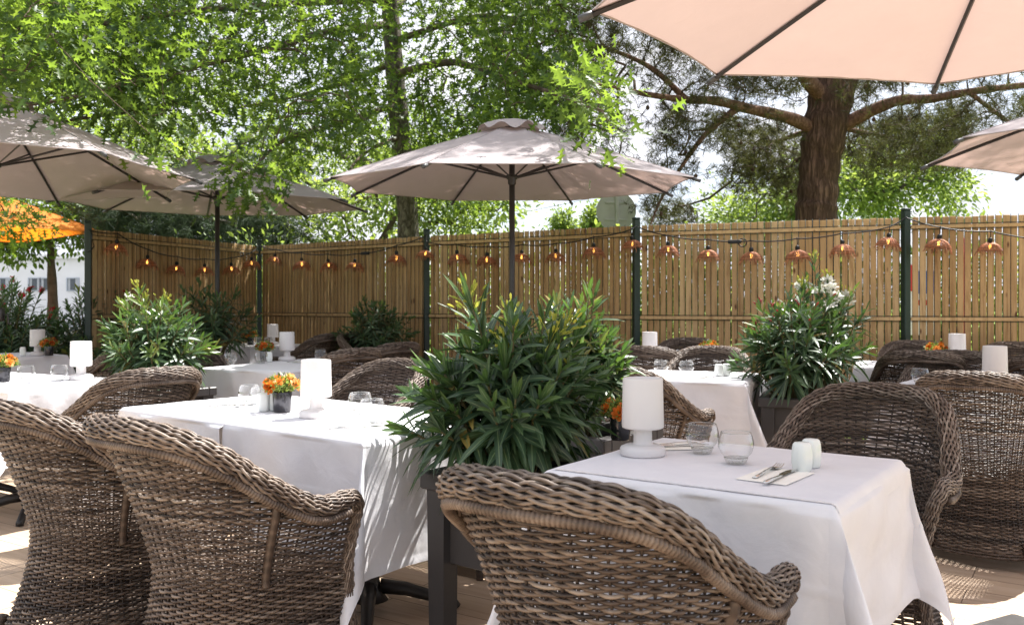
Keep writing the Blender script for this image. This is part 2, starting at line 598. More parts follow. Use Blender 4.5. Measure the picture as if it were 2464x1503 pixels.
# terrace: wood-look planks
m, nt, out = mat('terrace_planks')
b = bsdf(nt, out, 0.55, 0.35)
tc = nt.nodes.new('ShaderNodeTexCoord')
mp = N(nt, 'ShaderNodeMapping')
mp.inputs['Rotation'].default_value = (0, 0, math.radians(33))
nt.links.new(tc.outputs['Object'], mp.inputs[0])
br = N(nt, 'ShaderNodeTexBrick', Scale=1.0)
br.offset = 0.37
br.inputs['Color1'].default_value = (0, 0, 0, 1)
br.inputs['Color2'].default_value = (1, 1, 1, 1)
br.inputs['Mortar'].default_value = (0.5, 0.5, 0.5, 1)
br.inputs['Mortar Size'].default_value = 0.0022
br.inputs['Brick Width'].default_value = 1.2
br.inputs['Row Height'].default_value = 0.2
nt.links.new(mp.outputs[0], br.inputs['Vector'])
mp2 = N(nt, 'ShaderNodeMapping')
mp2.inputs['Scale'].default_value = (1.6, 22, 1)
va = N(nt, 'ShaderNodeVectorMath', operation='MULTIPLY_ADD')
nt.links.new(br.outputs['Color'], va.inputs[0])
va.inputs[1].default_value = (7, 7, 7)
nt.links.new(mp.outputs[0], va.inputs[2])
nt.links.new(va.outputs[0], mp2.inputs[0])
n = noise(nt, 1, 5, 0.6, vec=mp2.outputs[0], dist=0.9)
r = ramp(nt, n.outputs[0], [(0.25, (0.37, 0.265, 0.182)), (0.5, (0.50, 0.375, 0.267)), (0.75, (0.57, 0.445, 0.332))])
pl = ramp(nt, br.outputs['Color'], [(0.0, (0.86, 0.86, 0.87)), (1.0, (1.07, 1.05, 1.02))])
c = mixc(nt, r.outputs[0], pl.outputs[0], 1.0, 'MULTIPLY')
c = mixc(nt, c, (0.12, 0.085, 0.06), br.outputs['Fac'])
nt.links.new(c, b.inputs['Base Color'])
bump(nt, b, n.outputs[0], 0.12, 0.004)
M['floor'] = m

# grass / street beyond the fence
m, nt, out = mat('lawn')
b = bsdf(nt, out, 0.95, 0.1)
n = noise(nt, 1.1, 8, 0.7)
r = ramp(nt, n.outputs[0], [(0.3, (0.10, 0.16, 0.035)), (0.6, (0.18, 0.25, 0.06)), (0.8, (0.26, 0.29, 0.11))])
nt.links.new(r.outputs[0], b.inputs['Base Color'])
n2 = noise(nt, 40, 3)
bump(nt, b, n2.outputs[0], 0.8, 0.05)
M['lawn'] = m
M['road'] = plain('pale_asphalt', (0.17, 0.168, 0.165), 0.9, 0.2, 0, 0.15, 3, 0.4)
M['white_wall'] = plain('white_render', (0.78, 0.78, 0.80), 0.8, 0.2, 0, 0.04, 1.5)
M['window'] = plain('window_glass', (0.06, 0.075, 0.09), 0.08, 0.6)
M['window_frame'] = plain('grey_frame', (0.42, 0.46, 0.52), 0.5)
M['curtain'] = plain('pale_curtain', (0.45, 0.47, 0.50), 0.8, 0.2, 0, 0.1, 20)
M['red_paint'] = plain('red_paint', (0.55, 0.03, 0.03), 0.4)
M['blue_paint'] = plain('blue_paint', (0.03, 0.13, 0.42), 0.4)
# ------------------------------------------------------------------ camera, sky, sun
cam = bpy.data.objects.new('camera', bpy.data.cameras.new('camera'))
COL.objects.link(cam)
cam.location = (0, 0, CAM_H)
cam.rotation_euler = (PI / 2, 0, 0)
cam.data.sensor_width = 36.0
cam.data.lens = 36.0 * FPX / 2463.0
cam.data.shift_y = -(751.5 - CY) / 2463.0
cam.data.clip_end = 3000
cam.data.clip_start = 0.02
scene.camera = cam
cam.data.dof.use_dof = True
cam.data.dof.focus_distance = 3.0
cam.data.dof.aperture_fstop = 8.0

SUN_H = np.array([0.74, 0.67])
SUN_EL = math.radians(60)
sd = Vector((SUN_H[0] * math.cos(SUN_EL), SUN_H[1] * math.cos(SUN_EL), math.sin(SUN_EL))).normalized()
sun = bpy.data.objects.new('sun', bpy.data.lights.new('sun', 'SUN'))
COL.objects.link(sun)
sun.data.energy = 5.0
sun.data.angle = math.radians(0.5)
sun.data.color = (1.0, 0.965, 0.915)
sun.rotation_euler = (-sd).to_track_quat('-Z', 'Y').to_euler()
sun.location = (6, 6, 15)

w = bpy.data.worlds.new('World')
scene.world = w
w.use_nodes = True
nt = w.node_tree
nt.nodes.clear()
out = nt.nodes.new('ShaderNodeOutputWorld')
bg = N(nt, 'ShaderNodeBackground', Strength=0.1)
sk = nt.nodes.new('ShaderNodeTexSky')
sk.sky_type = 'NISHITA'
sk.sun_disc = False
sk.sun_elevation = SUN_EL
sk.sun_rotation = math.atan2(SUN_H[0], SUN_H[1])
tc = nt.nodes.new('ShaderNodeTexCoord')
mp = N(nt, 'ShaderNodeMapping')
mp.inputs['Scale'].default_value = (1.6, 1.6, 4.0)
nt.links.new(tc.outputs['Generated'], mp.inputs[0])
n = noise(nt, 1.7, 7, 0.6, vec=mp.outputs[0], dist=0.4)
cm = ramp(nt, n.outputs[0], [(0.30, (0.45, 0.45, 0.45)), (0.52, (1, 1, 1))])
n2 = noise(nt, 3.1, 6, 0.6, vec=mp.outputs[0])
cc = ramp(nt, n2.outputs[0], [(0.3, (3.2, 3.4, 3.95)), (0.62, (5.0, 4.95, 5.2))])
c = mixc(nt, sk.outputs[0], cc.outputs[0], cm.outputs[0])
nt.links.new(c, bg.inputs[0])
nt.links.new(bg.outputs[0], out.inputs[0])

scene.view_settings.view_transform = 'Standard'
scene.view_settings.look = 'None'
scene.view_settings.exposure = 1.50
scene.view_settings.gamma = 1.0
scene.cycles.max_bounces = 8
scene.cycles.transparent_max_bounces = 16
scene.cycles.caustics_reflective = False
scene.cycles.caustics_refractive = False
scene.cycles.sample_clamp_indirect = 6.0

# ------------------------------------------------------------------ ground
POSTS = [np.array(p) for p in [(-4.20, 8.86), (-3.25, 11.5), (-0.94, 9.83), (1.185, 8.53), (3.40, 7.72), (5.75, 7.05)]]
FENCE_H = 1.95
mb = MB()
mb.add([[-400, -400, -0.03], [400, -400, -0.03], [400, 400, -0.03], [-400, 400, -0.03]], [[0, 1, 2, 3]])
mb.obj('lawn', M['lawn'], smooth=False, kind='structure')
mb = MB()
poly = [(-8.5, -5), (8, -5), (8, 6.5)] + [tuple(p) for p in POSTS[::-1]] + [(-8.5, 8.8)]
V = [(x, y, 0.0) for x, y in poly]
cen = len(V)
V.append((-0.5, 3.0, 0.0))
mb.add(V, T=[[i, (i + 1) % cen, cen] for i in range(cen)])
mb.obj('terrace_floor', M['floor'], smooth=False, kind='structure')
mb = MB()
mb.add([[-60, 17, -0.02], [60, 12.5, -0.02], [60, 19, -0.02], [-60, 24, -0.02]], [[0, 1, 2, 3]])
mb.obj('road', M['road'], smooth=False, kind='structure')
mb = MB()
mb.add([[-70, 27, -0.02], [-6, 27, -0.02], [-4, 60, -0.02], [-70, 60, -0.02]], [[0, 1, 2, 3]])
mb.obj('added_pavement', M['road'], smooth=False, kind='structure')  # paved ground added to keep green lawn bounce off the white building


# ------------------------------------------------------------------ fences
def fence(pts, label, first_post=True):
    root = thing('wooden_fence', label, 'fence', (pts[0][0], pts[0][1], 0), group='slatted fence around the terrace')
    org = np.array([pts[0][0], pts[0][1], 0])
    for k in range(len(pts) - 1):
        A, B = pts[k], pts[k + 1]
        L = np.linalg.norm(B - A)
        d = (B - A) / L
        nrmal = np.array([d[1], -d[0]])
        if nrmal @ (-(A + B) / 2) < 0:
            nrmal = -nrmal
        rz = math.atan2(d[1], d[0])
        sl, wi = MB(), MB()
        pitch = 0.0585
        ns = int((L - 0.10) / pitch)
        for i in range(ns):
            s_ = 0.05 + (i + 0.5) * (L - 0.10) / ns
            r1, r2 = rng.random(2)
            h = FENCE_H - 0.04 + rng.normal(0, 0.0022)
            off = rng.normal(0, 0.0015)
            p = A + d * (s_ + rng.normal(0, 0.0022))
            wdt = 0.0520 + rng.normal(0, 0.0012)
            sl.bbox((p[0] - nrmal[0] * (0.012 + off) - org[0], p[1] - nrmal[1] * (0.012 + off) - org[1], h / 2 + 0.04), (wdt, 0.016, h), 0.003, rz + rng.normal(0, 0.02), C=(r1, r2, 0))
            q = A + d * (s_ + 0.5 * pitch) + nrmal * 0.012
            wi.tube([(q[0] - org[0], q[1] - org[1], 0.05), (q[0] - org[0], q[1] - org[1], FENCE_H + 0.01)], 0.0026, 4)
        for z in (0.45, 1.075, FENCE_H - 0.085):
            for dz in (-0.022, 0.022):
                a_ = A + nrmal * 0.017 - org[:2]
                b_ = B + nrmal * 0.017 - org[:2]
                wi.tube([(a_[0], a_[1], z + dz), (b_[0], b_[1], z + dz)], 0.003, 4)
        sl.obj('slat_panel', M['fence'], root, smooth=False)
        wi.obj('wire_mesh', M['green_metal'], root)
        for z in (1.075, FENCE_H - 0.085):
            ba = MB()
            mid = (A + B) / 2 + nrmal * 0.006 - org[:2]
            ba.bbox((mid[0], mid[1], z), (L - 0.08, 0.018, 0.030), 0.003, rz, C=(rng.random(), 0.75, 0))
            ba.obj('batten', M['fence'], root, smooth=False)
    for k, P in enumerate(pts):
        if k == 0 and not first_post:
            continue
        po = MB()
        po.bbox((P[0] - org[0], P[1] - org[1], (FENCE_H + 0.06) / 2), (0.062, 0.062, FENCE_H + 0.06), 0.006, 0.3)
        po.bbox((P[0] - org[0], P[1] - org[1], FENCE_H + 0.068), (0.068, 0.068, 0.02), 0.006, 0.3)
        po.obj('post', M['green_metal'], root, smooth=False)
    return root


fence(POSTS[:2], 'short wooden slat fence with one loose hanging cable, running back beside the orange parasol')
fence(POSTS[1:], 'long wooden slat fence on dark green posts along the back of the terrace', first_post=False)


# ------------------------------------------------------------------ string of lights
def on_fence(px, off=0.13):
    q = (px - CX) / FPX
    for k in range(5):
        A, B = POSTS[k], POSTS[k + 1]
        d = (B - A) / np.linalg.norm(B - A)
        nn = np.array([d[1], -d[0]])
        if nn @ (-(A + B) / 2) < 0:
            nn = -nn
        a, b = A + nn * off, B + nn * off
        den = (b - a)[0] - q * (b - a)[1]
        t = (q * a[1] - a[0]) / den
        if -0.02 <= t <= 1.02:
            return (a + t * (b - a)), k
    return None, None


LAMPS = [(283, 595), (356, 632), (427, 648), (492, 652), (556, 648), (605, 634), (664, 627), (725, 636), (787, 640), (854, 640), (954, 621), (1026, 613), (1097, 620),
         (1172, 626), (1256, 622), (1338, 620), (1428, 605), (1518, 588), (1607, 603), (1703, 613), (1806, 617), (1917, 612), (2026, 600), (2140, 585), (2262, 587), (2383, 597)]
# prototype: frayed raffia shade with bulb, hung on a short cord; origin at the top of the cord
root = thing('pendant_lamp', 'x', 'pendant lamp')
mb = MB()
mb.tube([(0, 0, 0.012), (0, 0, -0.06)], 0.004, 6)
mb.obj('cord', M['black_cable'], root)
mb = MB()
mb.lathe([(0.006, -0.055), (0.017, -0.062), (0.019, -0.075), (0.017, -0.105), (0.012, -0.108)], 12)
mb.obj('socket', M['black_cable'], root)
mb = MB()
mb.lathe([(0.006, -0.105), (0.010, -0.116), (0.011, -0.138), (0.007, -0.150), (0.002, -0.152)], 10)
mb.obj('bulb', M['bulb'], root)
mb = MB()
R0 = 0.101


def dome(a, u, jit=0.0):
    r = R0 * np.sin(u * 1.42) * (1 + jit)
    return np.stack([r * np.cos(a), r * np.sin(a), -0.096 - 0.088 * (1 - np.cos(u * 1.5))], -1)


for i in range(44):
    a0 = 2 * PI * i / 44 + rng.normal(0, 0.03)
    tw = rng.choice([-1, 1]) * rng.uniform(0.1, 0.5)
    u = np.linspace(0.12, rng.uniform(0.92, 1.0), 8)
    P = dome(a0 + tw * u, u, rng.normal(0, 0.02))
    if rng.random() < 0.85:
        e = P[-1] + np.array([math.cos(a0 + tw), math.sin(a0 + tw), 0]) * rng.uniform(0.0, 0.022) + np.array([0, 0, -rng.uniform(0.012, 0.045)])
        P = np.vstack([P, (P[-1] + e) / 2 + rng.normal(0, 0.003, 3), e])
    mb.tube(P, 0.0027, 3, C=(rng.random(), 0, 0))
for u0 in (0.25, 0.38, 0.5, 0.62, 0.72, 0.82, 0.91):
    a = np.linspace(0, 2 * PI, 26)
    P = dome(a, np.full(26, u0) + 0.012 * np.sin(a * 7 + u0 * 30))
    mb.tube(P, 0.0037, 3, C=(rng.random(), 0, 0))
mb.obj('shade', M['frayed_rattan'], root)
KL = Kind(root)
SPAN = [[], [], [], [], []]
lp = []
for px, py in LAMPS:
    p, k = on_fence(px)
    zc = CAM_H + (CY - py) / FPX * p[1]
    lp.append((p[0], p[1], zc + 0.140))
    SPAN[k].append(len(lp) - 1)
ordn = ['first', 'second', 'third', 'fourth', 'fifth', 'sixth', 'seventh', 'eighth']
where = ['on the short side fence from its open end', 'right of the fence corner post',
         'on the fence length behind the middle parasol pole', 'on the fence length below the pine trunk',
         'on the rightmost fence length']
for k in range(5):
    for j, i in enumerate(SPAN[k]):
        o_ = KL.place(lp[i], rng.uniform(0, 6), f'{ordn[j]} lit raffia pendant lamp {where[k]}', 'raffia pendant lamps strung along the fence')
        o_.rotation_euler = (rng.normal(0, .07), rng.normal(0, .07), o_.rotation_euler[2])
        o_.scale = [rng.uniform(.94, 1.06)] * 3
pts = list(lp)
for k, P in enumerate(POSTS[:5]):
    px = CX + P[0] / P[1] * FPX
    q = P * (1 - 0.06 / np.linalg.norm(P))
    pts.append((q[0], q[1], [1.93, 1.955, 1.955, 1.94, 1.945][k]))
pts.append((4.55, 7.30, 1.72))
pts.append((5.65, 7.0, 1.93))
pts = np.array(sorted(pts, key=lambda p: p[0] / p[1]))
P = []
for i in range(len(pts) - 1):
    a, b = pts[i], pts[i + 1]
    t = np.linspace(0, 1, 9)[:-1, None]
    q = a + (b - a) * t
    q[:, 2] -= 0.035 * np.linalg.norm(b - a) * 4 * (t * (1 - t))[:, 0]
    P.append(q)
P = np.vstack(P + [pts[-1:]])
root = thing('light_string_cable', 'black cable with short hanging leads, sagging from post to post along the slatted fence', 'cable', tuple(P[0]))
mb = MB()
mb.tube(P - P[0], 0.0062, 6)
mb.obj('cable', M['black_cable'], root)
for px, py in ((880, 604), (1765, 577)):
    p, k = on_fence(px, 0.125)
    d = POSTS[k + 1] - POSTS[k]
    mb = MB()
    i = np.argmin(np.abs(CX + P[:, 0] / P[:, 1] * FPX - px))
    mb.bbox(P[i] - P[0], (0.12, 0.03, 0.034), 0.006, math.atan2(d[1], d[0]))
    mb.obj('connector', M['black_cable'], root, smooth=False)
mb = MB()
a = np.linspace(0, 2 * PI, 20)
p, k = on_fence(1786, 0.12)
c = np.array([p[0], p[1], CAM_H + (CY - 584) / FPX * p[1]]) - P[0]
d = nrm(POSTS[k + 1] - POSTS[k])
mb.tube(c + 0.036 * (np.cos(a)[:, None] * np.array([d[0], d[1], 0]) + np.sin(a)[:, None] * np.array([0, 0, 1.0])), 0.0055, 6)
mb.obj('cable_loop', M['black_cable'], root)
mb = MB()
p0 = POSTS[0]
mb.tube(np.array([(p0[0] + 0.06, p0[1] - 0.05, 1.90), (p0[0] + 0.07, p0[1] - 0.07, 1.84), (p0[0] + 0.09, p0[1] - 0.07, 1.77), (p0[0] + 0.05, p0[1] - 0.06, 1.73), (p0[0] + 0.02, p0[1] - 0.05, 1.72)]) - P[0], 0.006, 6)
mb.obj('loose_end', M['black_cable'], root)
# ------------------------------------------------------------------ rattan armchair (faces +Y)
H_T = np.array([0, .10, .2, .3, .4, .5, .6, .7, .78, .86, .93, 1.0])
H_Z = np.array([.862, .861, .852, .824, .780, .728, .678, .637, .614, .612, .628, .615])


def chair_h(t):
    t = np.abs(np.asarray(t, float))
    k = np.linspace(-0.05, 0.05, 5)
    return sum(np.interp(np.clip(np.abs(t + q), 0, 1), H_T, H_Z) for q in k) / 5


def u_plan(t, a, b, yc, yf, pinch):
    t = np.asarray(t, float)
    tb = 0.60
    at_ = np.clip(np.abs(t) / tb, 0, 1) * PI / 2
    q = np.clip((np.abs(t) - tb) / (1 - tb), 0, 1)
    x = np.sign(t) * (a * np.sin(at_) ** 0.86 - pinch * q)
    y = yc - b * np.cos(at_) ** 0.92 + q * (yf - yc)
    return np.stack([x, y], -1)


def chair_S(t, z):
    t = np.asarray(t, float)
    z = np.broadcast_to(np.asarray(z, float), t.shape)
    fl = u_plan(t, .272, .275, .0, .285, -.022)
    wa = u_plan(t, .206, .168, .0, .265, -.050)
    ri = u_plan(t, .308, .310, -.02, .272, .010)
    q = np.clip((z - .06) / .36, 0, 1)[..., None]
    p = np.clip((z - .42) / (.865 - .42), 0, 1.1)[..., None]
    lo = fl + (wa - fl) * (1 - (1 - q) ** 1.8)
    hi = wa + (ri - wa) * (0.35 * p + 0.65 * p ** 1.5)
    # sides reach their full width at arm height
    k = np.clip((np.abs(t) - .45) / .3, 0, 1)[..., None]
    hs = wa + (ri - wa) * np.clip((z - .42) / .2, 0, 1)[..., None] ** 1.2
    hi = hi * (1 - k) + hs * k
    xy = np.where((z > .42)[..., None], hi, lo)
    return np.concatenate([xy, z[..., None]], -1)


def chair_N(t, z):
    e = 1e-3
    d = chair_S(t + e, z) - chair_S(t - e, z)
    n = np.stack([d[..., 1], -d[..., 0]], -1)
    n = nrm(n)
    return np.concatenate([n, np.zeros(n.shape[:-1] + (1,))], -1)


def make_chair():
    root = thing('rattan_armchair', 'x', 'armchair')
    NS = 44
    shell = MB()
    ti = np.linspace(-0.995, 0.995, NS + 1)
    z, row = 0.075, 0
    while z < 0.855:
        open_band = 0.44 < z < 0.60
        pitch = 0.0079 if z < 0.42 else (0.0085 if open_band else 0.0080)
        zz = z + rng.normal(0, 0.0005)
        tt = np.linspace(-0.995, 0.995, NS * 4 + 1)
        ok = chair_h(tt) > zz + 0.004
        # lower rows run all the way round, higher rows stop at the sloping rim
        idx = np.where(ok)[0]
        if len(idx) > 3:
            runs = np.split(idx, np.where(np.diff(idx) > 1)[0] + 1)
            for rn in runs:
                if len(rn) < 3:
                    continue
                t_ = tt[rn]
                ph = (t_ + 0.995) / 1.99 * NS * PI + (row % 2) * PI
                A = 0.0060
                P = chair_S(t_, np.full_like(t_, zz)) + chair_N(t_, np.full_like(t_, zz)) * (A * np.cos(ph))[:, None]
                P[:, 2] += 0.0009 * np.sin(t_ * 23 + row * 1.7) + rng.normal(0, 0.00025, len(P)) - 0.012 * np.clip((np.abs(t_) - .3) / .5, 0, 1) * np.clip((zz - .42) / .2, 0, 1)
                c0 = np.clip(0.45 + 0.20 * rng.normal(), 0, 1)
                Cc = np.zeros((len(P), 3))
                Cc[:, 0] = np.clip(c0 + 0.14 * np.sin(t_ * rng.uniform(3, 14) + rng.uniform(0, 6)), 0, 1)
                shell.tube(P, 0.0043 if z < 0.42 else (0.0035 if open_band else 0.0043), 5, C=Cc, up=np.tile([0, 0, 1.0], (len(P), 1)))
        z += pitch
        row += 1
    for i in range(NS + 1):
        t0 = -0.995 + 1.99 * i / NS
        hz = float(chair_h(np.array([t0]))[0])
        zs = np.linspace(0.06, hz, 18)
        tq = np.full(18, t0)
        nn_ = chair_N(tq, zs)
        shell.tube(chair_S(tq, zs), 0.0034, 5, C=(0.15 + 0.2 * rng.random(), 0, 0), up=nn_)
    # turned-in base border
    tt = np.linspace(-0.995, 0.995, 120)
    for q in range(3):
        P = chair_S(tt, np.full(120, 0.062 + 0.012 * q)) + chair_N(tt, np.full(120, 0.07)) * (0.004 * np.sin(tt * 70 + q * 2.1)[:, None] + 0.003)
        shell.tube(P, 0.006, 5, C=(0.35 + 0.2 * rng.random(), 0, 0))
    shell.obj('woven_shell', M['rattan'], root)

    # front apron
    ap = MB()
    a0, a1 = chair_S(np.array([-0.995]), .3)[0], chair_S(np.array([0.995]), .3)[0]
    z, row = 0.075, 0
    while z < 0.405:
        e = chair_S(np.array([0.995]), z)[0]
        x = np.linspace(-e[0], e[0], 15 * 4 + 1)
        ph = np.linspace(0, 15 * PI, len(x)) + (row % 2) * PI
        P = np.stack([x, e[1] + 0.022 * (1 - (x / e[0]) ** 2) + 0.0046 * np.sin(ph), np.full_like(x, z)], 1)
        Cc = np.zeros((len(x), 3))
        Cc[:, 0] = np.clip(0.45 + 0.2 * rng.normal() + 0.12 * np.sin(x * 19 + row), 0, 1)
        ap.tube(P, 0.0036, 5, C=Cc)
        z += 0.0082
        row += 1
    for i in range(16):
        u = -1 + 2 * i / 15
        zs = np.linspace(.06, .41, 8)
        e = chair_S(np.full(8, 0.995), zs)
        ap.tube(np.stack([u * e[:, 0], e[:, 1] + 0.022 * (1 - u * u), zs], 1), 0.0042, 5, C=(0.3, 0, 0))
    ap.obj('front_apron', M['rattan'], root)

    # seat: strands woven from side to side
    st = MB()
    for i, y in enumerate(np.arange(-.158, .285, 0.0095)):
        hw = .210 * math.sqrt(max(0.02, 1 - (y / .168) ** 2)) if y < 0 else .210 + .05 * min(1, y / .265)
        x = np.linspace(-hw, hw, 41)
        ph = x / 0.026 * PI + (i % 2) * PI
        st.tube(np.stack([x, np.full_like(x, y), .405 + .004 * np.sin(ph) - 0.012 * (1 - (x / hw) ** 2)], 1), 0.0048, 4, C=(np.clip(.5 + .2 * rng.normal(), 0, 1), 0, 0))
    for x in np.arange(-.182, .19, 0.026):
        yb = -.165 * math.sqrt(max(0, 1 - (x / .210) ** 2))
        y = np.linspace(yb, .285, 10)
        st.tube(np.stack([np.full_like(y, x), y, np.full_like(y, .403 - .012 * (1 - (x / .262) ** 2))], 1), 0.004, 4, C=(.3, 0, 0))
    st.obj('woven_seat', M['rattan'], root)

    # plaited roll along arms and back, running down the front of both arms
    tt = np.linspace(-.95, .95, 150)
    h = chair_h(tt)
    mid = chair_S(tt, h)
    mid[:, 2] += .006
    mid += chair_N(tt, h) * .006
    zz = np.linspace(.585, .05, 26)
    legp = chair_S(np.full(26, .985), zz)
    legp[:, 1] += .014
    f = np.array([[mid[-1][0] - .002, mid[-1][1] + .020, mid[-1][2] - .006], [mid[-1][0] - .006, mid[-1][1] + .031, mid[-1][2] - .024]])
    right = np.vstack([mid, f, legp])
    left = np.vstack([f, legp])[::-1] * np.array([-1, 1, 1])
    path = np.vstack([left, right])
    # resample evenly
    ds = np.r_[0, np.cumsum(np.linalg.norm(np.diff(path, axis=0), axis=1))]
    n = 560
    s_ = np.linspace(0, ds[-1], n)
    path = np.stack([np.interp(s_, ds, path[:, k]) for k in range(3)], 1)
    for _ in range(3):
        path[1:-1] = (path[:-2] + 2 * path[1:-1] + path[2:]) / 4
    T = nrm(np.gradient(path, axis=0))
    cen = np.array([0, 0.02, 0.40])
    outw = path - cen
    outw[:, 2] = np.abs(outw[:, 2]) * 0.9 + .12
    outw = outw - T * (outw * T).sum(1, keepdims=True)
    Nn = nrm(outw)
    Bb = np.cross(T, Nn)
    edge = np.minimum(s_, ds[-1] - s_)
    rad = np.interp(edge, [0, .45, .56, .64, .8, 1.1], [.013, .016, .018, .022, .0265, .029])
    br = MB()
    nstr = 15
    ang0 = np.cumsum(np.r_[0, np.diff(s_)] * 0.21 / rad)  # plait angle keeps the same slope as the roll thins
    for sgn in (1, -1):
        for i in range(nstr):
            phi = 2 * PI * i / nstr + sgn * ang0
            hh = sgn * .0022 * np.cos(nstr * ang0) + sgn * .0012
            rr = rad + hh
            P = path + (np.cos(phi) * rr)[:, None] * Nn + 1.12 * (np.sin(phi) * rr)[:, None] * Bb
            rdir = np.cos(phi)[:, None] * Nn + np.sin(phi)[:, None] * Bb
            c0 = np.clip(0.62 + .2 * rng.normal(), 0, 1)
            Cc = np.zeros((n, 3))
            Cc[:, 0] = np.clip(c0 + .16 * np.sin(s_ * rng.uniform(8, 22) + rng.uniform(0, 6)), 0, 1)
            w_ = np.interp(rad, [.014, .034], [.0026, .0043])
            br.tube(P, w_, 6, C=Cc, flat=0.72, up=rdir)
    # dark core so the plait does not look hollow
    br.tube(path, rad * 0.86, 10, C=(.05, 0, 0), up=Nn)
    br.obj('plaited_rim', M['rattan'], root)

    # wound pole under the rim, outside
    wp = MB()
    t_ = np.linspace(-.93, .93, 1100)
    h = chair_h(t_)
    P = chair_S(t_, h) + chair_N(t_, h) * .020
    P[:, 2] -= .034
    ds = np.r_[0, np.cumsum(np.linalg.norm(np.diff(P, axis=0), axis=1))]
    Cc = np.zeros((1100, 3))
    Cc[:, 0] = .50 + .22 * np.abs(np.sin(ds * PI / .0095)) - .10 + .14 * np.sin(ds * 31)
    wp.tube(P, .0112 + .0024 * np.abs(np.sin(ds * PI / .0095)), 7, C=Cc)
    wp.obj('wound_border', M['rattan'], root)
    for sx in (-1, 1):
        po = MB()
        zs = np.linspace(.40, float(chair_h(np.array([.60]))[0]) - .04, 60)
        tq = np.full(60, .60 * sx)
        P = chair_S(tq, zs) + chair_N(tq, zs) * .008
        Cc = np.zeros((60, 3))
        Cc[:, 0] = .35 + .12 * np.sin(zs * 190)
        po.tube(P, .0125 + .0012 * np.abs(np.sin(zs * PI / .009)), 7, C=Cc)
        po.obj('wound_upright', M['rattan'], root)
    for (x, y, dx, dy) in ((.272, .262, .02, .015), (-.272, .262, -.02, .015), (.20, -.205, .02, -.03), (-.20, -.205, -.02, -.03)):
        lg = MB()
        zs = np.linspace(.13, 0.0, 40)
        q = (0.13 - zs) / .13
        Cc = np.zeros((40, 3))
        Cc[:, 0] = .3 + .15 * np.sin(zs * 260)
        lg.tube(np.stack([x + dx * q, y + dy * q, zs], 1), (.019 - .004 * q) + .001 * np.abs(np.sin(zs * PI / .008)), 8, C=Cc)
        lg.obj('leg', M['rattan'], root)
    return root


KC = Kind(make_chair())
GC = 'rattan armchairs around the tables'
CHAIRS = [
    (.200, 1.880, 55, 'large rattan armchair seen from behind, its arm ending before the nearest table corner'),
    (-.865, 2.66, 52, 'left foreground rattan armchair seen whole from behind, overlapping its neighbour'),
    (-1.47, 3.12, 52, 'leftmost foreground rattan armchair, partly hidden by its neighbour, wound leg showing'),
    (1.225, 3.15, -125, 'dark shaded rattan armchair facing the viewer behind the nearest white table with two shakers'),
    (2.27, 4.28, 53, 'rattan armchair at the right edge seen from behind, bright gaps in its woven back'),
    (-1.93, 4.50, 142, 'rattan armchair turned sideways at the end of the left sunlit table'),
    (-.80, 4.72, -128, 'sunlit rattan armchair facing the viewer behind the table lamp and orange flowers'),
    (-.20, 4.29, -128, 'rattan armchair behind the sunlit table, mostly hidden by the big foreground oleander'),
    (-1.30, 6.40, 142, 'rattan armchair turned sideways in shade just above the sunlit armchair behind the table lamp'),
    (-1.12, 7.35, 142, 'rattan armchair in shade behind the leaf tips of the foreground oleander, left side'),
    (-2.15, 9.55, 150, 'small dark rattan armchair near the fence with a slanted rim'),
    (-1.42, 9.15, -25, 'small dark rattan armchair below the glossy dark oleander at the fence'),
    (-2.72, 7.75, -35, 'dark rattan armchair between the bright oleander bush and the shaded table'),
    (-3.05, 7.0, 142, 'dark rattan armchair half hidden behind the left side of the bright oleander bush'),
    (.66, 4.72, 53, 'rattan armchair with bright gaps right behind the nearest white table lamp'),
    (1.33, 6.2, -115, 'rattan armchair facing the viewer behind the middle table with two shakers'),
    (1.08, 6.80, 65, 'dark rattan armchair rim showing past leaf tips right of the foreground oleander'),
    (1.50, 7.80, -110, 'small dark rattan armchair against the fence, left of the potted oleander'),
    (2.81, 6.15, 68, 'dark rattan armchair with bright gaps right of the potted oleander'),
    (2.76, 5.62, -122, 'grey brown rattan armchair facing the viewer before the darker armchair'),
    (3.27, 7.22, -112, 'dark rattan armchair against the fence by the right green post'),
    (3.97, 6.95, -112, 'farthest right rattan armchair against the fence, beyond the table lamps'),
    (3.52, 5.86, 68, 'rattan armchair cut by the right picture edge behind the bright table lamp'),
]
for x, y, a, lab in CHAIRS:
    KC.place((x, y, 0), math.radians(a - 90), lab, GC)


# ------------------------------------------------------------------ tables and cloths
def make_table():
    root = thing('square_table', 'x', 'table')
    mb = MB()
    mb.bbox((0, 0, .733), (.72, .66, .028), .004)
    mb.obj('table_top', M['table_top'], root, smooth=False)
    mb = MB()
    mb.lathe([(.075, .05), (.045, .09), (.038, .14), (.038, .66), (.06, .70), (.12, .718)], 20)
    mb.obj('column', M['table_base'], root)
    for k in range(4):
        a = k * PI / 2 + PI / 4
        d = np.array([math.cos(a), math.sin(a), 0])
        mb = MB()
        mb.tube([d * .04 + [0, 0, .10], d * .14 + [0, 0, .085], d * .27 + [0, 0, .045], d * .33 + [0, 0, .018], d * .34 + [0, 0, 0.004]], [.03, .027, .022, .022, .02], 8)
        mb.obj('foot', M['table_base'], root)
    return root


KT = Kind(make_table())


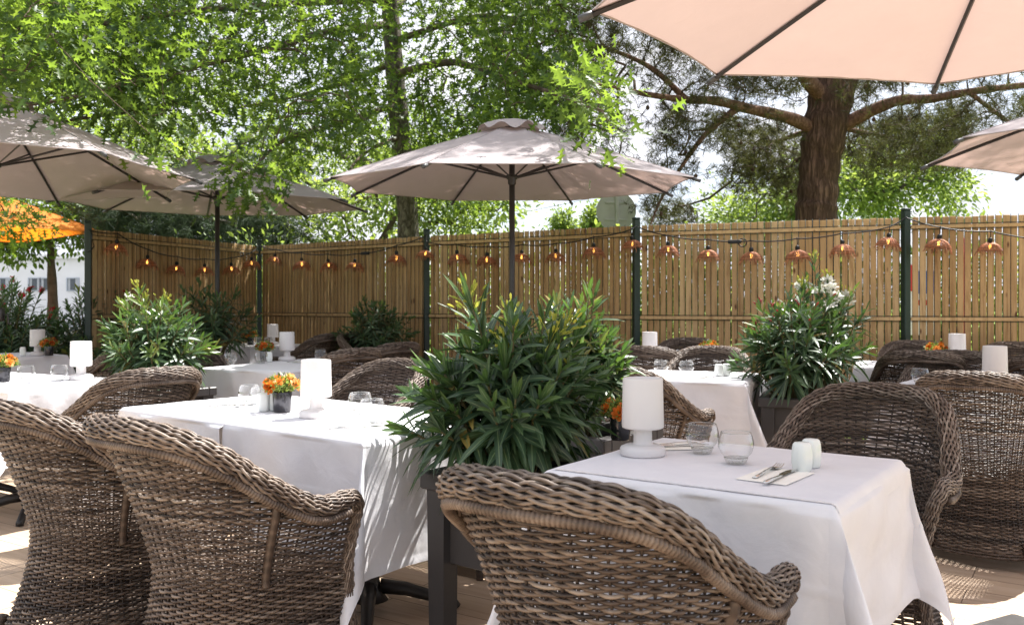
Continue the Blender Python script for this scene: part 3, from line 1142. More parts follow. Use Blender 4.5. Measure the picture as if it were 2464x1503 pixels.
def cloth(ax, ay, drop, seed, name, label, loc, rz, group='white tablecloths', wrinkle=1.0, flare=0.035, ks=(.36, .36, .36, .36)):
    """drop = (-x, +x, -y, +y); sheet over a table top ax by ay, local origin on the floor"""
    r = np.random.default_rng(seed)

    def axis(a, d0, d1):
        inner = np.linspace(-a / 2, a / 2, 41)
        lo = -a / 2 - np.r_[np.linspace(0.004, .05, 8), np.linspace(.06, max(d0, .07), 34)][::-1] if d0 > .03 else np.array([-a / 2 - d0])
        hi = a / 2 + np.r_[np.linspace(0.004, .05, 8), np.linspace(.06, max(d1, .07), 34)] if d1 > .03 else np.array([a / 2 + d1])
        return np.r_[lo, inner, hi]
    u, v = np.meshgrid(axis(ax, drop[0], drop[1]), axis(ay, drop[2], drop[3]), indexing='ij')
    ou = np.maximum(0, np.abs(u) - ax / 2)
    ov = np.maximum(0, np.abs(v) - ay / 2)
    sx, sy = np.sign(u), np.sign(v)
    rr = np.hypot(ou, ov)
    phi = np.arctan2(ov, ou)
    rho = .017
    fil = rho * np.tanh(rr / rho)
    q = np.sin(2 * phi) * (rr > 0)
    k = np.array(ks)[((u > 0) * 2 + (v > 0)).astype(int)]
    D = .42
    fr = rr / D
    # slow ripples along each hanging side
    f1, f2, p1, p2 = r.uniform(6, 10), r.uniform(13, 19), r.uniform(0, 6), r.uniform(0, 6)
    rip_v = (.010 * np.sin(v * f1 + p1 + sx) + .005 * np.sin(v * f2 + p2))
    rip_u = (.010 * np.sin(u * f1 + p2 + sy) + .005 * np.sin(u * f2 + p1))
    cu, su = np.cos(phi) ** 2, np.sin(phi) ** 2
    hx = (fil + (flare + rip_v / D * .42) * rr * np.minimum(1, fr * 1.4) / D * .42) * cu
    hy = (fil + (flare + rip_u / D * .42) * rr * np.minimum(1, fr * 1.4) / D * .42) * su
    cid = (sx > 0) * 2 + (sy > 0)
    tw = np.array([r.uniform(-.4, .4) for _ in range(4)])
    if seed == 11:
        tw = np.array([.2, .2, .0, -.35])
    tw = tw[cid.astype(int)]
    dd = k * rr * q
    ang = PI / 4 + tw * np.minimum(1, fr)
    lat = .10 * rr * np.sin(4 * phi)
    hx = hx + dd * np.cos(ang) - lat * np.sin(ang)
    hy = hy + dd * np.sin(ang) + lat * np.cos(ang)
    z = -np.where(rr > 0, rr * np.sqrt(np.maximum(0, 1 - (k * q) ** 2)) - .55 * fil, 0)
    # small wrinkles
    wz = np.zeros_like(u)
    for _ in range(16):
        a = r.uniform(0, PI)
        fq = r.uniform(8, 42)
        wz += r.normal(0, 1) * np.sin((u * math.cos(a) + v * math.sin(a)) * fq + r.uniform(0, 6)) / fq * 9
    wz *= .0022 * wrinkle
    hem = np.minimum.reduce([np.where(drop[0] > .03, u + ax / 2 + drop[0], 9), np.where(drop[1] > .03, ax / 2 + drop[1] - u, 9), np.where(drop[2] > .03, v + ay / 2 + drop[2], 9), np.where(drop[3] > .03, ay / 2 + drop[3] - v, 9)])
    fold = .0032 * (np.exp(-((u - .13) / .004) ** 2) + np.exp(-((v + .17) / .004) ** 2) + np.exp(-((rr - .20) / .004) ** 2)) + .0028 * (hem < .022)
    crease = .0016 * np.exp(-(np.abs(u) / .004)) + .0016 * np.exp(-(np.abs(v - .05) / .004))
    hx = hx + np.where(ou > .03, (wz * 2.2 + fold) * cu, 0)
    hy = hy + np.where(ov > .03, (wz * 2.2 + fold) * su, 0)
    z = z + np.where(rr < .01, np.abs(wz) * .45 + crease, 0)
    X = np.where(ou + ov > 0, sx * (np.minimum(np.abs(u), ax / 2) + hx), u)
    Y = np.where(ou + ov > 0, sy * (np.minimum(np.abs(v), ay / 2) + hy), v)
    mb = MB()
    mb.grid(np.stack([X, Y, .7505 + z], -1))
    return mb.obj(name, M['cloth'], smooth=True, label=label, cat='tablecloth', group=group, loc=(loc[0], loc[1], 0), rz=rz)


E = math.radians
TABLES = [
    # x, y, angle, ax, ay, drops, seed, table label, cloth label
    (.609, 2.503, -35, .75, .70, (.40, .40, .42, .40), 11, 'table under the nearest white tablecloth with fork and knife', 'nearest white tablecloth hanging to the lower right, with fork and knife on it'),
    (-.557, 3.494, -38, .76, .76, (.004, .46, .42, .42), 12, 'table under the sunlit cloth streaked with leaf shadows', 'sunlit white tablecloth with leaf shadows on its hanging side, left of the anthracite planter'),
    (-1.160, 3.963, -38, .755, .76, (.42, .0055, .42, .42), 13, 'table under the sunlit cloth joined to the left of the leaf shadowed one', 'sunlit white tablecloth adjoining the leaf shadowed one, behind two foreground armchairs'),
    (-2.75, 5.16, -30, .755, .75, (.003, .40, .40, .42), 14, 'table at the left under a sunlit cloth with two tumblers, iron foot showing', 'sunlit white tablecloth at the left with two tumblers and a white lamp'),
    (-3.41, 5.54, -30, .75, .75, (.40, .003, .40, .42), 15, 'table cut by the left picture edge', 'white tablecloth cut by the left picture edge below the flower pot'),
    (-1.70, 6.52, -24, .75, .72, (.40, .40, .40, .003), 16, 'front table of the shaded pair beside the bright oleander', 'bluish shaded tablecloth with its corner toward the viewer beside the bright oleander'),
    (-1.40, 7.20, -24, .75, .74, (.40, .40, .003, .40), 17, 'rear table of the shaded pair, lamp standing on it', 'bluish shaded tablecloth under the lamp and the dull orange flowers'),
    (-2.85, 10.0, -36, .75, .75, (.4, .4, .4, .4), 18, 'farthest table in front of the fence corner', 'farthest small white tablecloth in front of the fence corner'),
    (-4.50, 7.90, -38, .75, .75, (.4, .4, .4, .4), 19, 'far left table in front of the crimson flowered oleanders', 'shaded grey white tablecloth at the far left in front of the crimson flowered oleanders'),
    (1.145, 5.65, -24, .75, .75, (.4, .4, .4, .4), 20, 'middle table left of the potted oleander, two shakers on it', 'shaded white tablecloth left of the potted oleander, two shakers at its corner'),
    (1.32, 7.10, -22, .75, .75, (.4, .4, .4, .4), 21, 'far table by the fence left of the potted oleander', 'small white tablecloth by the fence, mostly behind armchair rims, left of the potted oleander'),
    (2.98, 6.68, -22, .75, .75, (.4, .003, .4, .4), 22, 'table right of the potted oleander with its cloth corner showing', 'white tablecloth whose left corner shows right of the potted oleander'),
    (3.67, 6.40, -22, .75, .75, (.003, .4, .4, .4), 23, 'table by the right edge under the farther of the two right lamps', 'white tablecloth near the right edge under the dark orange flowers'),
    (2.62, 5.02, -37, .75, .75, (.4, .4, .4, .4), 24, 'table in front of the right edge armchair, tall lamp on it', 'white tablecloth glimpsed behind the right edge armchair, with the brightest right lamp'),
]
for x, y, a, ax, ay, dr, seed, tl, cl in TABLES:
    KT.place((x, y, 0), E(a), tl, 'square cafe tables')
    cloth(ax, ay, dr, seed, 'tablecloth', cl, (x, y), E(a), ks=(.36, .36, .52, .26) if seed == 11 else (.36, .36, .48, .36) if seed == 12 else (.38, .36, .40, .34))

# thin top cloth laid over the nearest table
mb = MB()
u = np.r_[np.linspace(-.36, .374, 30), .378, .384, .39, .394, .398]
vv = np.linspace(-.349, .33, 28)
U, Vv = np.meshgrid(u, vv, indexing='ij')
ov = np.maximum(0, U - .374)
X = np.where(ov > 0, .374 + .021 * np.tanh(ov / .008), U)
Z = .7565 - np.where(ov > 0, np.maximum(0, ov * 2.6 - .006), 0) + .0006 * np.sin(U * 31 + Vv * 9) * np.sin(Vv * 27)
top = np.stack([X, Vv, Z], -1)
mb.grid(top)
low = top.copy()
low[..., 2] -= .0030
n0, m0 = top.shape[:2]
mb.grid(np.stack([top[:, 0], low[:, 0]], 1))
mb.grid(np.stack([top[:, -1], low[:, -1]], 1))
mb.grid(np.stack([top[0], low[0]], 1))
mb.grid(np.stack([top[-1], low[-1]], 1))
mb.obj('table_topper', M['cloth'], label='thin white top cloth laid flat over the nearest tablecloth, folded over its right end', cat='top cloth', loc=(.609, 2.503, 0), rz=E(-35))

# ------------------------------------------------------------------ table lamps
root = thing('table_lamp', 'x', 'table lamp')
mb = MB()
mb.lathe([(.0, .0), (.064, .0), (.067, .004), (.067, .018), (.064, .024), (.050, .030), (.026, .033)], 40, capends=False)
mb.obj('base', M['opal'], root)
mb = MB()
mb.lathe([(.034, .030), (.0275, .037), (.0265, .074), (.028, .084)], 28, capends=False)
mb.obj('stem', M['opal'], root)
mb = MB()
mb.lathe([(.0, .078), (.054, .078), (.0605, .081), (.0615, .086), (.0585, .222), (.0565, .2255), (.053, .226), (.0515, .222), (.0, .2215)], 44, capends=False)
mb.obj('lamp_shade', M['opal'], root)
KLa = Kind(root)
ZT = .7540
def zt(p):
    q = np.array([p[0] - .609, p[1] - 2.503])
    a = E(-35)
    u, v = q @ [math.cos(a), math.sin(a)], q @ [-math.sin(a), math.cos(a)]
    return .7584 if (-.36 < u < .38 and -.35 < v < .33) else ZT


LAMPS_T = [
    (at(1546, 1092, 2.63), 'white table lamp on the nearest table beside two tumblers'),
    (at(760, 996, 3.55), 'white table lamp in full sun behind the pot of orange flowers'),
    (at(195, 912, 5.33), 'white table lamp on the sunlit table at the left, lower part against grey cloth'),
    (at(690, 862, 7.15), 'pale table lamp on the shaded table beside dull orange flowers'),
    (at(656, 826, 9.95), 'smallest white table lamp near the fence corner'),
    (at(90, 854, 7.85), 'pinkish white table lamp at the far left in front of crimson flowered oleanders'),
    (at(1563, 860, 7.15), 'white table lamp seen above the leaf tips right of the foreground oleander'),
    (at(2302, 870, 6.72), 'white table lamp by the dark orange flowers near the right green fence post'),
    (at(2393, 925, 4.75), 'brightest white table lamp at the right edge behind the armchair rim'),
]
for p, lab in LAMPS_T:
    KLa.place((p[0], p[1], zt(p)), rng.uniform(0, 6), lab, 'white cordless table lamps')

# ------------------------------------------------------------------ tumblers
root = thing('tumbler', 'x', 'tumbler')
prof = [(.027, .016), (.032, .018), (.0420, .030), (.0485, .046), (.0490, .054), (.0475, .066), (.0430, .081), (.0410, .0865), (.0402, .0870), (.0395, .0863)]
mb = MB()
mb.lathe(prof, 40, capends=False)
mb.obj('glass_wall', M['glass'], root)
mb = MB()
a = np.linspace(0, 2 * PI, 41)
mb.tube(np.stack([.0406 * np.cos(a), .0406 * np.sin(a), np.full(41, .0867)], 1), .0010, 6)
mb.obj('glass_rim', M['thick_glass'], root)
mb = MB()
mb.lathe([(.0, .0025), (.018, .001), (.0245, .0005), (.0275, .003), (.0315, .012), (.0335, .0172), (.027, .0155), (.018, .0135), (.0, .0128)], 40, capends=False)
mb.obj('glass_foot', M['thick_glass'], root)
KG = Kind(root)
GLASSES = [
    (at(1689, 1092, 2.66), 'clear tumbler on the nearest table, left one of the two beside the lamp'),
    (at(1770, 1122, 2.485), 'clear tumbler on the nearest table, nearer to fork and knife'),
    (at(866, 996, 3.64), 'clear tumbler in the sun half hidden behind its twin'),
    (at(895, 1015, 3.40), 'clear tumbler in the sun in front of its twin, above the fork'),
    (at(600, 974, 3.98), 'clear tumbler behind the shakers, left one beside the orange flower pot'),
    (at(628, 982, 3.88), 'clear tumbler directly behind the white shakers by the orange flower pot'),
    (at(63, 915, 5.23), 'clear tumbler on the left sunlit table next to the flower pot'),
    (at(143, 914, 5.30), 'clear tumbler on the left sunlit table next to the lamp'),
    (at(555, 877, 6.62), 'clear tumbler alone at the left of the bluish shaded table'),
    (at(628, 875, 6.75), 'clear tumbler before the dull orange flowers on the bluish shaded table'),
    (at(771, 858, 7.10), 'clear tumbler right of the pale lamp on the shaded table'),
    (at(619, 838, 9.75), 'tiny clear tumbler on the farthest table, left one'),
    (at(645, 838, 9.80), 'tiny clear tumbler on the farthest table, beside its lamp'),
    (at(1590, 894, 5.72), 'clear tumbler behind the armchair with bright gaps, left one'),
    (at(1651, 897, 5.66), 'clear tumbler on the middle table in front of the woven back'),
    (at(1638, 862, 7.05), 'clear tumbler on the far table left of the orange flowers'),
    (at(2213, 912, 5.02), 'top of a clear tumbler just above the right edge armchair rim'),
    (at(2170, 870, 6.72), 'clear tumbler top between dark armchair rims right of the potted oleander'),
]
for p, lab in GLASSES:
    KG.place((p[0], p[1], zt(p)), rng.uniform(0, 6), lab, 'clear tumblers on the tables')

# ------------------------------------------------------------------ shakers
mb = MB()
mb.lathe([(.0, .0), (.0195, .0), (.0215, .003), (.0238, .025), (.0240, .042), (.0225, .062), (.0205, .072), (.0165, .0765), (.0, .0775)], 40, sq=3.2, capends=False)
sh = mb.obj('salt_shaker', M['ceramic'], label='x', cat='shaker')
KS = Kind(sh)
SH = [
    (at(1929, 1141, 2.37), .5, 'pale porcelain shaker on the nearest table, the front one'),
    (at(1951, 1132, 2.43), .7, 'pale porcelain shaker on the nearest table, half behind its twin'),
    (at(634, 992, 3.74), .3, 'white shaker in the sun before the orange flowers, left of its twin'),
    (at(659, 990, 3.76), .6, 'white shaker in the sun touching the orange flower pot'),
    (at(648, 867, 6.95), .3, 'small white shaker before the pale lamp on the shaded table'),
    (at(1729, 905, 5.55), .4, 'pale shaker at the corner of the middle table, left of its twin'),
    (at(1747, 905, 5.58), .2, 'pale shaker at the corner of the middle table, nearer the potted oleander'),
    (at(55, 853, 7.75), .3, 'white shaker left of the far left lamp'),
    (at(2340, 872, 6.55), .3, 'small white shaker right of the farther right lamp'),
]
for p, a, lab in SH:
    KS.place((p[0], p[1], zt(p)), a, lab, 'porcelain shakers')


# ------------------------------------------------------------------ fork, knife, napkin
def make_fork():
    root = thing('fork', 'x', 'fork')
    mb = MB()
    P = np.array([[-.095, 0, .002], [-.06, 0, .003], [-.01, 0, .007], [.03, 0, .008], [.045, 0, .006]])
    mb.tube(P, [.0065, .0055, .0035, .0035, .008], 8, flat=.38)
    mb.obj('handle', M['steel'], root)
    mb = MB()
    mb.tube([(.043, 0, .006), (.050, 0, .0045), (.062, 0, .003), (.068, 0, .003)], [.006, .0115, .0125, .012], 8, flat=.16)
    for y in (-.0102, -.0034, .0034, .0102):
        mb.tube([(.066, y, .003), (.085, y, .0035), (.100, y * .97, .007), (.108, y * .95, .0095)], [.0021, .0019, .0016, .0009], 5, flat=.6)
    mb.obj('tines', M['steel'], root)
    return root


def make_knife():
    root = thing('knife', 'x', 'knife')
    mb = MB()
    mb.tube([(-.105, 0, .004), (-.095, 0, .004), (-.05, 0, .0045), (.0, 0, .004), (.012, 0, .004)], [.004, .0075, .0068, .0055, .0042], 8, flat=.6)
    mb.obj('handle', M['steel'], root)
    mb = MB()
    x = np.linspace(.01, .118, 12)
    w = np.interp(x, [.01, .03, .08, .105, .118], [.005, .0085, .009, .006, .0008])
    V = []
    for dz in (.0028, .0048):
        V.append(np.stack([x, -.004 + 0 * x, np.full(12, .0038)], 1))
        V.append(np.stack([x, -.004 + w * 2, np.full(12, dz)], 1))
    V = np.array(V)
    mb.grid(V[[0, 1]])
    mb.grid(V[[2, 3]])
    mb.grid(V[[1, 3]])
    mb.obj('blade', M['steel'], root)
    return root


KF, KK = Kind(make_fork()), Kind(make_knife())
mb = MB()
mb.bbox((0, 0, .001), (.20, .13, .002), .0006)
nk = mb.obj('napkin', M['napkin'], smooth=False, label='x', cat='napkin')
KN = Kind(nk)


def setting(pf, pk, af, ak, lf, lk, ln=None, pn=None, an=0):
    if ln:
        KN.place((pn[0], pn[1], zt(pn)), an, ln, 'paper napkins')
    KF.place((pf[0], pf[1], zt(pf) + (.0028 if ln else .0008)), af, lf, 'forks')
    KK.place((pk[0], pk[1], zt(pk) + (.0028 if ln else .0008)), ak, lk, 'knives')


setting(at(1845, 1147, 2.335), at(1876, 1161, 2.265), E(55), E(53), 'polished fork on the cream napkin of the nearest table', 'polished knife on the cream napkin beside the fork', 'cream napkin under fork and knife on the nearest table', at(1866, 1155, 2.30), E(52))
setting(at(870, 1027, 3.28), at(860, 1034, 3.20), E(35), E(20), 'fork lying in the sun below the two tumblers', 'knife lying in the sun at the table edge below the two tumblers')
setting(at(540, 983, 3.86), at(560, 980, 3.92), E(40), E(25), 'fork in the sun at the left end of the double table', 'knife in the sun at the left end of the double table')
setting(at(255, 912, 5.36), at(240, 911, 5.42), E(-10), E(-20), 'fork on the left sunlit table right of the lamp', 'knife on the left sunlit table right of the lamp')
setting(at(1690, 909, 5.42), at(1702, 909, 5.40), E(60), E(55), 'fork on the middle shaded table in front of the tumbler', 'knife on the middle shaded table left of the two shakers')
setting(at(1630, 1068, 2.80), at(1618, 1074, 2.76), E(20), E(10), 'fork between lamp and tumblers on the nearest table', 'knife between lamp and tumblers on the nearest table', 'cream napkin behind the nearest lamp', at(1622, 1071, 2.78), E(8))
setting(at(720, 868, 6.88), at(735, 869, 6.82), E(0), E(-6), 'fork on the shaded table in front of the pale lamp', 'knife on the shaded table in front of the pale lamp')


# ------------------------------------------------------------------ flower pots
def bouquet(p, s, label, seed, warm=0.5):
    r = np.random.default_rng(seed)
    root = thing('flower_pot', label, 'flower pot', (p[0], p[1], ZT), 0, 'pots of orange flowers on the tables')
    mb = MB()
    mb.lathe([(.0, 0), (.033 * s, 0), (.035 * s, .003), (.039 * s, .080 * s), (.0385 * s, .082 * s), (.036 * s, .080 * s), (.034 * s, .066 * s), (0, .064 * s)], 32, capends=False)
    mb.obj('pot', M['pot'], root)
    # sprigs
    mb = MB()
    n = 560
    th = r.uniform(0, 2 * PI, n)
    el = np.arccos(r.uniform(.05, 1, n))
    rad = r.uniform(.02, .085, n) * s
    d = np.stack([np.cos(th) * np.sin(el), np.sin(th) * np.sin(el), np.cos(el) * .8], 1)
    pos = d * rad[:, None] + np.array([0, 0, .085 * s])
    X = nrm(d + r.normal(0, .5, (n, 3)))
    Z = nrm(np.cross(X, r.normal(0, 1, (n, 3))))
    Y = np.cross(Z, X)
    tv = [[0, 0, 0], [.4, .22, .05], [1, 0, 0], [.4, -.22, .05]]
    mb.inst(tv, [[0, 1, 2, 3]], None, pos, X, Y, Z, r.uniform(.012, .024, n) * s, np.stack([r.random(n), 0 * th, 0 * th], 1))
    for i in range(26):
        mb.tube([(0, 0, .06 * s), pos[i] * .6 + [0, 0, .03 * s], pos[i]], .0012, 3, C=(.3, 0, 0))
    mb.obj('sprigs', M['sprig'], root)
    for i in range(8):
        a = i * 2.4 + r.uniform(-.3, .3)
        e = .25 + .95 * math.sqrt((i + .5) / 8)
        dv = np.array([math.cos(a) * math.sin(e), math.sin(a) * math.sin(e), math.cos(e)])
        c = np.array([0, 0, .078 * s]) + dv * np.array([.066, .066, .062]) * s
        mb = MB()
        ax = nrm(np.cross(dv, [0.3, 0.2, .9]))
        ay = np.cross(dv, ax)
        pos, X, Y, Z, C = [], [], [], [], []
        warm_i = warm + r.normal(0, .28)
        sc = r.uniform(.019, .031) * s
        for ring in range(3):
            npz = 6 + ring
            for j in range(npz):
                b = 2 * PI * j / npz + ring * .5 + r.normal(0, .1)
                o = .35 + .32 * ring
                rd = math.cos(b) * ax + math.sin(b) * ay
                X.append(rd * o + dv * (1.15 - o))
                Y.append(-math.sin(b) * ax + math.cos(b) * ay)
                Z.append(np.cross(X[-1], Y[-1]))
                pos.append(c + rd * .002)
                C.append((np.clip(warm_i + r.normal(0, .12), 0, 1), 0, 0))
        tv = [[0, 0, 0], [.5, .36, .06], [1, .16, .0], [1, -.16, 0], [.5, -.36, .06]]
        X = nrm(np.array(X))
        Y = nrm(np.array(Y))
        mb.inst(tv, [[1, 2, 3, 4]], [[0, 1, 4]], np.array(pos), X, Y, nrm(np.cross(X, Y)), np.full(len(pos), sc), np.array(C))
        mb.obj('blossom', M['petal_orange'], root)


bouquet(at(679, 978, 3.72), 1.02, 'graphite pot of bright orange flowers in the sun behind two white shakers', 1, .55)
bouquet(at(8, 918, 5.18), 1.0, 'pot of yellow orange flowers cut by the left picture edge', 2, .8)
bouquet(at(118, 856, 7.80), 1.0, 'dark pot of red orange flowers in shade at the far left', 3, .3)
bouquet(at(637, 864, 7.05), 1.0, 'dull orange and green flowers between lamp and tumbler on the shaded table', 4, .2)
bouquet(at(603, 838, 9.85), 1.0, 'tiny pot of red orange flowers on the farthest table', 5, .3)
bouquet(at(1705, 862, 7.05), 1.05, 'dark pot of orange flowers before the fence, left of the potted oleander', 6, .35)
bouquet(at(2253, 872, 6.75), 1.05, 'dark orange flowers beside the lamp near the right green fence post', 7, .3)
bouquet(at(1492, 1095, 2.95), 0.9, 'small orange flowers half hidden in shadow behind the nearest lamp base', 8, .35)
# ------------------------------------------------------------------ parasols
def parasol(c, rim, R, rise, rot, tilt, label, mat_c, ribs=8, base=True, runner=.06):
    root = thing('parasol', label, 'parasol', (c[0], c[1], 0), 0, 'octagonal parasols shading the terrace')
    ang = [math.radians(rot + 360 / ribs * k) for k in range(ribs)]

    def tl(P):
        P = np.array(P, float)
        P[..., 2] += tilt[0] * P[..., 0] + tilt[1] * P[..., 1]
        return P

    def zr(r):
        return rim + rise * (1 - r * (.90 + .10 * r))
    cv = MB()
    r_ = np.linspace(.10, 1, 14)
    s_ = np.linspace(0, 1, 13)
    for k in range(ribs):
        a, b = ang[k], ang[(k + 1) % ribs]
        A = np.stack([np.cos(a) * r_, np.sin(a) * r_], 1) * R
        B = np.stack([np.cos(b) * r_, np.sin(b) * r_], 1) * R
        S = s_[None, :, None]
        P = A[:, None] * (1 - S) + B[:, None] * S
        bul = 4 * s_ * (1 - s_)
        pull = 1 - .028 * bul[None] * r_[:, None] ** 3
        P = P * pull[..., None]
        Z = np.repeat(zr(r_)[:, None], 13, 1) - .022 * bul[None] * np.sin(PI * r_)[:, None] + .006 * np.sin(s_ * 40 + k)[None] * r_[:, None] ** 8 * .35
        cv.grid(tl(np.dstack([P, Z])))
    hem = []
    for k in range(ribs):
        a, b = ang[k], ang[(k + 1) % ribs]
        p = np.array([math.cos(a), math.sin(a)]) * R
        q = np.array([math.cos(b), math.sin(b)]) * R
        P = p[None] * (1 - s_[:, None]) + q[None] * s_[:, None]
        P = P * (1 - .028 * 4 * s_ * (1 - s_))[:, None]
        cv.tube(tl(np.column_stack([P, np.full(13, zr(1.0))])), .0045, 5)
    for a in ang:
        q = np.linspace(.1, 1, 12)
        P = np.array([math.cos(a), math.sin(a), 0])[None] * (q * R)[:, None]
        P[:, 2] = zr(q) + .001
        cv.tube(tl(P), .004, 5)
    cv.obj('canopy', mat_c, root)
    vc = MB()
    cap_r = np.linspace(.0, 1, 9)
    th = np.linspace(0, 2 * PI, 97)
    cr = .20 * R
    wav = 1 + .05 * np.sin(th * ribs - rot * .14 * 0 + .7)
    poly_r = math.cos(PI / ribs) / np.cos(((th - math.radians(rot)) % (2 * PI / ribs)) - PI / ribs)
    rr = cap_r[:, None] * cr * (poly_r * wav)[None]
    zz = zr(.10) + .085 - .055 * cap_r[:, None] ** 1.6 - (.030 * (np.clip((cap_r - .75) / .25, 0, 1) ** 1.3)[:, None]) * (1.0 + .9 * np.sin(th * ribs / 1.0 + .7) + .3 * np.sin(th * 5 + rot))[None]
    vc.grid(tl(np.dstack([rr * np.cos(th)[None], rr * np.sin(th)[None], zz])))
    vc.obj('vent_cap', mat_c, root)
    hub_z = zr(.05) - .03
    po = MB()
    po.lathe([(.0, .02), (.024, .02), (.024, hub_z + .03), (.0, hub_z + .03)], 20, capends=False)
    po.obj('pole', M['dark_metal'], root)
    hb = MB()
    hb.lathe([(.025, hub_z - .04), (.045, hub_z - .03), (.045, hub_z + .02), (.025, hub_z + .03)], 20)
    hb.obj('hub', M['dark_metal'], root)
    ru = MB()
    rz_ = rim + runner
    ru.lathe([(.025, rz_ - .06), (.034, rz_ - .05), (.034, rz_ - .015), (.046, rz_ - .010), (.046, rz_ + .022), (.030, rz_ + .028)], 20)
    ru.obj('runner', M['dark_metal'], root)
    for a in ang:
        d = np.array([math.cos(a), math.sin(a), 0])
        rb = MB()
        q = np.linspace(.03, 1.025, 12)
        P = d[None] * (q * R)[:, None]
        P[:, 2] = zr(q) - .014
        rb.tube(tl(P), .0105, 4)
        r_o = rb.obj('rib', M['dark_metal'], root, smooth=False)
        cp = MB()
        q = np.array([1.0, 1.036])
        P = d[None] * (q * R)[:, None]
        P[:, 2] = zr(q) - .012
        cp.tube(tl(P), .0150, 6)
        cp.obj('rib_tip', M['grey_plastic'], r_o)
        stt = MB()
        e = d * R * .50
        e[2] = zr(.50) - .022
        stt.tube(np.vstack([d * .042 + [0, 0, rz_ + .005], tl(e)]), .0085, 4)
        stt.obj('strut', M['dark_metal'], root, smooth=False)
    if base:
        cb = MB()
        cb.bbox((.03, 0, 1.12), (.075, .06, .11), .01)
        cb.lathe([(.026, 1.03), (.033, 1.04), (.033, 1.20), (.026, 1.21)], 20)
        cb.obj('crank_box', M['dark_metal'], root)
        ck = MB()
        ck.tube([(.06, 0, 1.12), (.10, 0, 1.12), (.105, 0, 1.09), (.105, 0, 1.05), (.13, 0, 1.045)], .006, 6)
        ck.obj('crank_handle', M['dark_metal'], root)
        bs = MB()
        bs.bbox((0, 0, .035), (.48, .48, .05), .01, .5)
        bs.lathe([(.06, .06), (.032, .07), (.032, .40), (.026, .41)], 20)
        bs.obj('base', M['dark_metal'], root, smooth=False)
    return root


TAU = M['taupe']
parasol((0.0, 7.4), 2.185, 1.50, .505, 22.5, (0, .025), 'taupe parasol in the middle of the picture with a ruffled vent cap', TAU)
parasol((-3.0, 9.1), 2.215, 1.50, .46, 22.5, (0, .02), 'taupe parasol left of the middle one with oak leaves hanging before it', TAU)
parasol((-4.05, 7.0), 2.225, 1.50, .60, 10, (0, -.03), 'taupe parasol cut by the left picture edge, underside with dappled light', TAU)
parasol((1.76, 2.99), 2.296, 1.50, .43, 31.5, (0, 0), 'glowing pale pink parasol overhead at the upper right, seen from below', TAU)
parasol((4.23, 5.62), 2.215, 1.50, .46, 7, (0, .01), 'parasol tip reaching in from the right picture edge below the glowing overhead one', TAU)
parasol((-9.6, 15.0), 2.42, 2.7, .95, 0, (0, 0), 'bright orange parasol at the left picture edge behind the fence post', M['orange'], ribs=4, base=False)


# ------------------------------------------------------------------ oleanders and planters
def make_planter(s=.50, h=.65, body=.30):
    root = thing('planter', 'x', 'planter')
    mb = MB()
    hs = s / 2
    for (x, y, sx, sy) in ((0, -hs + .03, s, .06), (0, hs - .03, s, .06), (-hs + .03, 0, .06, s - .12), (hs - .03, 0, .06, s - .12)):
        mb.bbox((x, y, h - .028), (sx, sy, .056), .005)
    mb.obj('rim', M['planter'], root, smooth=False)
    mb = MB()
    z0, z1 = h - body, h - .056
    t = .02
    for (x, y, sx, sy) in ((0, -hs + .062, s - .13, t), (0, hs - .062, s - .13, t), (-hs + .062, 0, t, s - .13), (hs - .062, 0, t, s - .13)):
        mb.bbox((x, y, (z0 + z1) / 2), (sx, sy, z1 - z0), .003)
    mb.bbox((0, 0, z0 + .012), (s - .16, s - .16, .02), .003)
    mb.obj('side_panels', M['planter'], root, smooth=False)
    for sx in (-1, 1):
        for sy in (-1, 1):
            mb = MB()
            mb.box((sx * (hs - .055), sy * (hs - .055), (h - .056) / 2), (.075, .075, h - .056), C=None, taper=.82)
            mb.obj('leg', M['planter'], root, smooth=False)
    mb = MB()
    q = hs - .07
    g = np.linspace(-q, q, 14)
    U, W_ = np.meshgrid(g, g, indexing='ij')
    mb.grid(np.dstack([U, W_, h - .055 + .012 * np.sin(U * 37) * np.cos(W_ * 29)]))
    mb.obj('soil', M['soil'], root)
    return root


KP = Kind(make_planter())
LT = np.array([0, .16, .42, .74, 1.0])
LW = np.array([.14, .62, 1.0, .80, .03])
LQ = []
for i in range(4):
    for j in range(2):
        LQ.append([i * 3 + j, i * 3 + j + 1, i * 3 + j + 4, i * 3 + j + 3])
LQ = np.array(LQ)


def lance_leaves(mb, p, X, Zr, L, W, droop, tonev, fold=.28, twist=None):
    """long narrow leaves: p,X,Zr (N,3)"""
    n = len(p)
    X = nrm(X)
    Y = nrm(np.cross(Zr, X))
    Z = np.cross(X, Y)
    t = LT[None, :, None]
    cen = p[:, None] + X[:, None] * (L[:, None, None] * t)
    cen[..., 2] -= (droop * L)[:, None] * LT[None] ** 2
    hw = (W[:, None] * LW[None])[..., None] / 2
    e0 = cen + Y[:, None] * hw + Z[:, None] * hw * fold
    e1 = cen - Y[:, None] * hw + Z[:, None] * hw * fold
    V = np.stack([e0, cen, e1], 2).reshape(n, 15, 3)
    Q = LQ[None] + (np.arange(n) * 15)[:, None, None]
    C = np.zeros((n, 15, 3))
    C[..., 0] = tonev[:, None]
    C[:, 1::3, 1] = 1.0
    mb.add(V.reshape(-1, 3), Q.reshape(-1, 4), C=C.reshape(-1, 3))


